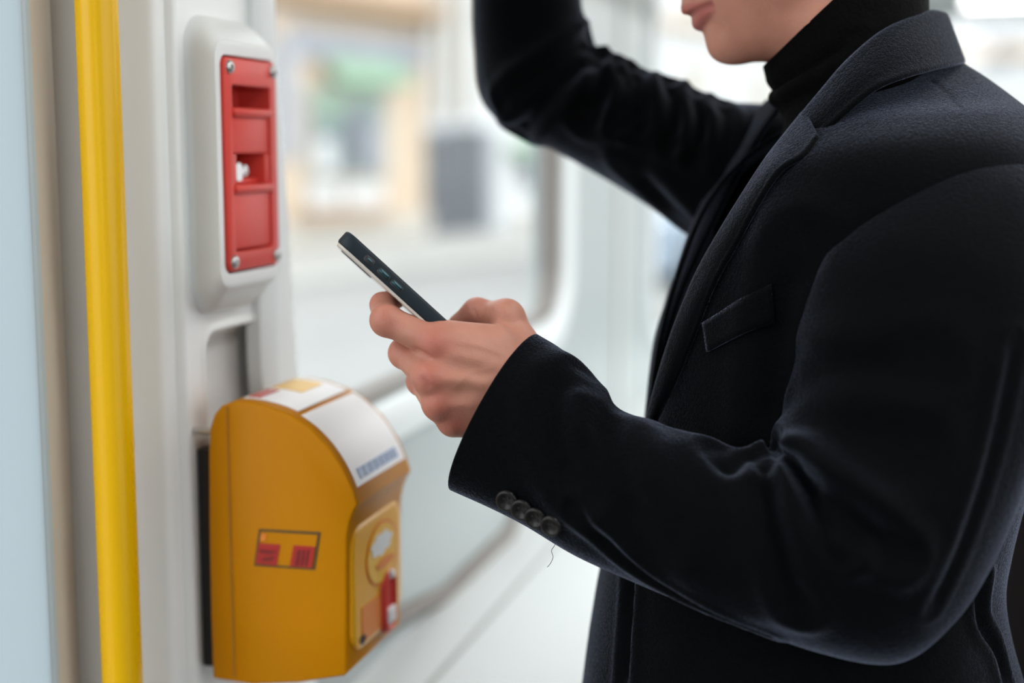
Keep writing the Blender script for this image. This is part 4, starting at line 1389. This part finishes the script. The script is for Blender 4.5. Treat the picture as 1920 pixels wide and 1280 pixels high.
# --- cuff buttons
M_HORN = mat('dark_horn_button', (.007, .0055, .005), .33, noise=.5, nscale=120, spec=.3)
bm_prof = [(.0, .0012), (.0042, .0012), (.0050, .0022), (.0064, .0027), (.0074, .0020), (.0077, .0008), (LOR, -.0006), (.0, -.0006)]
for bx_, by_ in ((954, 933), (982, 950), (1008, 965), (1039, 979)):
    p, n = hit(sbvh, bx_, by_)
    if p is None: continue
    if n @ FWD > 0: n = -n
    n = n * .6 - FWD * .4; n /= np.linalg.norm(n)
    u = np.cross(n, [0, 0, 1]); u /= np.linalg.norm(u); v = np.cross(n, u)
    c = p + n * .0042
    g = Geo()
    g.loft([[c + n * h + r_ * (u * math.cos(t) + v * math.sin(t)) for t in np.linspace(0, 2 * math.pi, 36, endpoint=False)] for r_, h in [(max(r_, 1e-4), h) for r_, h in bm_prof]])
    bo = g.build('button', M_HORN, coat, smooth=True, angle=60)
    g = Geo()
    for su, sv_ in ((1, 1), (1, -1), (-1, 1), (-1, -1)):
        q = c + n * .0012 + u * su * .0016 + v * sv_ * .0016
        g.tube([q - n * .0002, q + n * .0002], .0008, 8)
    g.build('button_thread', mat('black_thread', (.006, .006, .007), .8, noise=.1, nscale=100), coat)
# loose thread under the cuff
g = Geo(); g.tube([P(x, y, 1.0) for x, y in crom([(1046, 1006), (1040, 1022), (1034, 1032), (1037, 1044), (1032, 1056), (1026, 1063)], 24)], .00022, 6)
g.build('loose_thread', MATS['black_thread'], coat)

# --- trousers and shoes, below the frame
M_TRO = mat('dark_trouser_cloth', (.012, .012, .015), .85, noise=.2, nscale=200)
M_SHOE = mat('black_shoe_leather', (.01, .01, .01), .35, noise=.1, nscale=40)
hipx, hipy = pbase[0], pbase[1]
g = Geo()
g.tube([(hipx, hipy, .98), (hipx, hipy, .86), (hipx, hipy, .80)], [.13, .14, .12], 32)
tro = g.build('trousers', M_TRO, person, smooth=True)
for s_ in (-1, 1):
    g = Geo(); g.tube([(hipx + .0, hipy + s_ * .085, .88), (hipx - .02, hipy + s_ * .09, .50), (hipx + .0, hipy + s_ * .095, .06)], [.092, .068, .058], 28)
    g.build('trouser_leg', M_TRO, tro, smooth=True)
    g = Geo()
    sh_ = [(.075, .035, .07), (.04, .045, .095), (-.04, .045, .085), (-.12, .05, .055), (-.17, .042, .045), (-.2, .02, .03)]
    g.loft([[(hipx + a, hipy + s_ * .095 + w_ * math.cos(t), max(0.0, h / 2 + h / 2 * math.sin(t))) for t in np.linspace(0, 2 * math.pi, 24, endpoint=False)] for a, w_, h in sh_])
    g.build('shoe', M_SHOE, person, smooth=True)

# ------------------------------------------------------------------ overhead rail held by the raised hand
rl = empty('overhead_rail', tuple(railc)); setp(rl, 'yellow overhead grab rail held by the raised hand', 'rail')
sr = float(np.dot(railc - WQ, WD)); orr = float(np.dot(railc - WQ, WN))
g = Geo(); g.tube([W(sr - 1.1, orr, railc[2]), W(sr + 3, orr, railc[2])], .0175, 24); g.build('rail_tube', M_YELLOW, rl, smooth=True, angle=40)
for ds in (-.9, 1.0, 2.8):
    g = Geo(); g.tube([W(sr + ds, orr, railc[2]), W(sr + ds, orr, CEIL)], .012, 16); g.build('hanger', M_STEEL, rl, smooth=True, angle=40)

# ------------------------------------------------------------------ smartphone
M_CASE = mat('dark_teal_silicone', (.005, .013, .019), .55, noise=.1, nscale=60, bump=.05, bscale=900, spec=.3)
M_BACK = mat('pale_phone_back', (.55, .50, .44), .3, noise=.04, nscale=30)
M_SCR = mat('phone_screen_glass', (.02, .02, .022), .08, noise=.1, nscale=20)
M_BTN = mat('phone_button_metal', (.03, .075, .09), .3, metal=.7, noise=.1, nscale=60)
top = (P(631, 452, 1.0) + P(651, 432, 1.0)) / 2
botm = P(872, 652, 1.014)
pl = botm - top; pl /= np.linalg.norm(pl)                        # along the phone towards its foot
pwid = FWD - pl * (FWD @ pl); pwid /= np.linalg.norm(pwid)        # across, away from the camera
up_ = np.cross(pl, pwid); up_ /= np.linalg.norm(up_)
if up_[2] < 0: up_ = -up_                                        # screen side, up and to the right
# roll a little so that the back shows as a thin line
ra = math.radians(-3)
pwid, up_ = pwid * math.cos(ra) + up_ * math.sin(ra), up_ * math.cos(ra) - pwid * math.sin(ra)
PT = .0116; PWD = .0735; PLEN = .149
fp = lambda a, b, c: top + pl * a + pwid * b + up_ * c
ph = empty('smartphone', tuple(fp(PLEN / 2, PWD / 2, 0))); setp(ph, 'smartphone in a dark teal case held in the hand', 'smartphone')


def slab(name, a0, a1, b0, b1, c0, c1, r, m, par, e=.0012):
    g = Geo()
    L = rr(a0, a1, b0, b1, r, 8)
    g.loft([[fp(a, b, c) for a, b in off(L, -q)] for c, q in ((c0, e), (c0 + e * .4, e * .3), (c0 + e, 0), (c1 - e, 0), (c1 - e * .4, e * .3), (c1, e))])
    return g.build(name, m, par, smooth=True, angle=50)


slab('case_shell', 0, PLEN, 0, PWD, -PT / 2 + .0008, PT / 2, .011, M_CASE, ph, .0018)
slab('screen', .0028, PLEN - .0028, .0028, PWD - .0028, PT / 2 - .0006, PT / 2 + .0002, .009, M_SCR, ph, .0002)
slab('back_cover', .0012, PLEN - .0012, .0012, PWD - .0012, -PT / 2 - .0010, -PT / 2 + .0014, .0105, M_BACK, ph, .0006)
slab('camera_bump', .006, .036, PWD - .036, PWD - .006, -PT / 2 - .0018, -PT / 2, .007, M_SCR, ph, .0006)


def edge_slot(name, a0, a1, c0, c1, out, m, e=.0006):
    g = Geo(); L = rr(a0, a1, c0, c1, .0016, 5)
    g.loft([[fp(a, b, c) for a, c in off(L, q)] for b, q in ((.0012, 0), (-out + e, 0), (-out, -e))])
    return g.build(name, m, ph, smooth=True, angle=50)


edge_slot('switch_cutout',    .0215, .0300, -.0022, .0026, .0003, M_BLACK, .0001)
edge_slot('mute_switch', .0235, .0285, -.0004, .0014, .0007, M_BTN)
for a0 in (.0352, .0475):
    edge_slot('button_surround', a0 - .0008, a0 + .0098, -.0024, .0022, .0003, M_BLACK, .0001)
    edge_slot('volume_button', a0, a0 + .0090, -.0012, .0018, .0012, M_BTN)
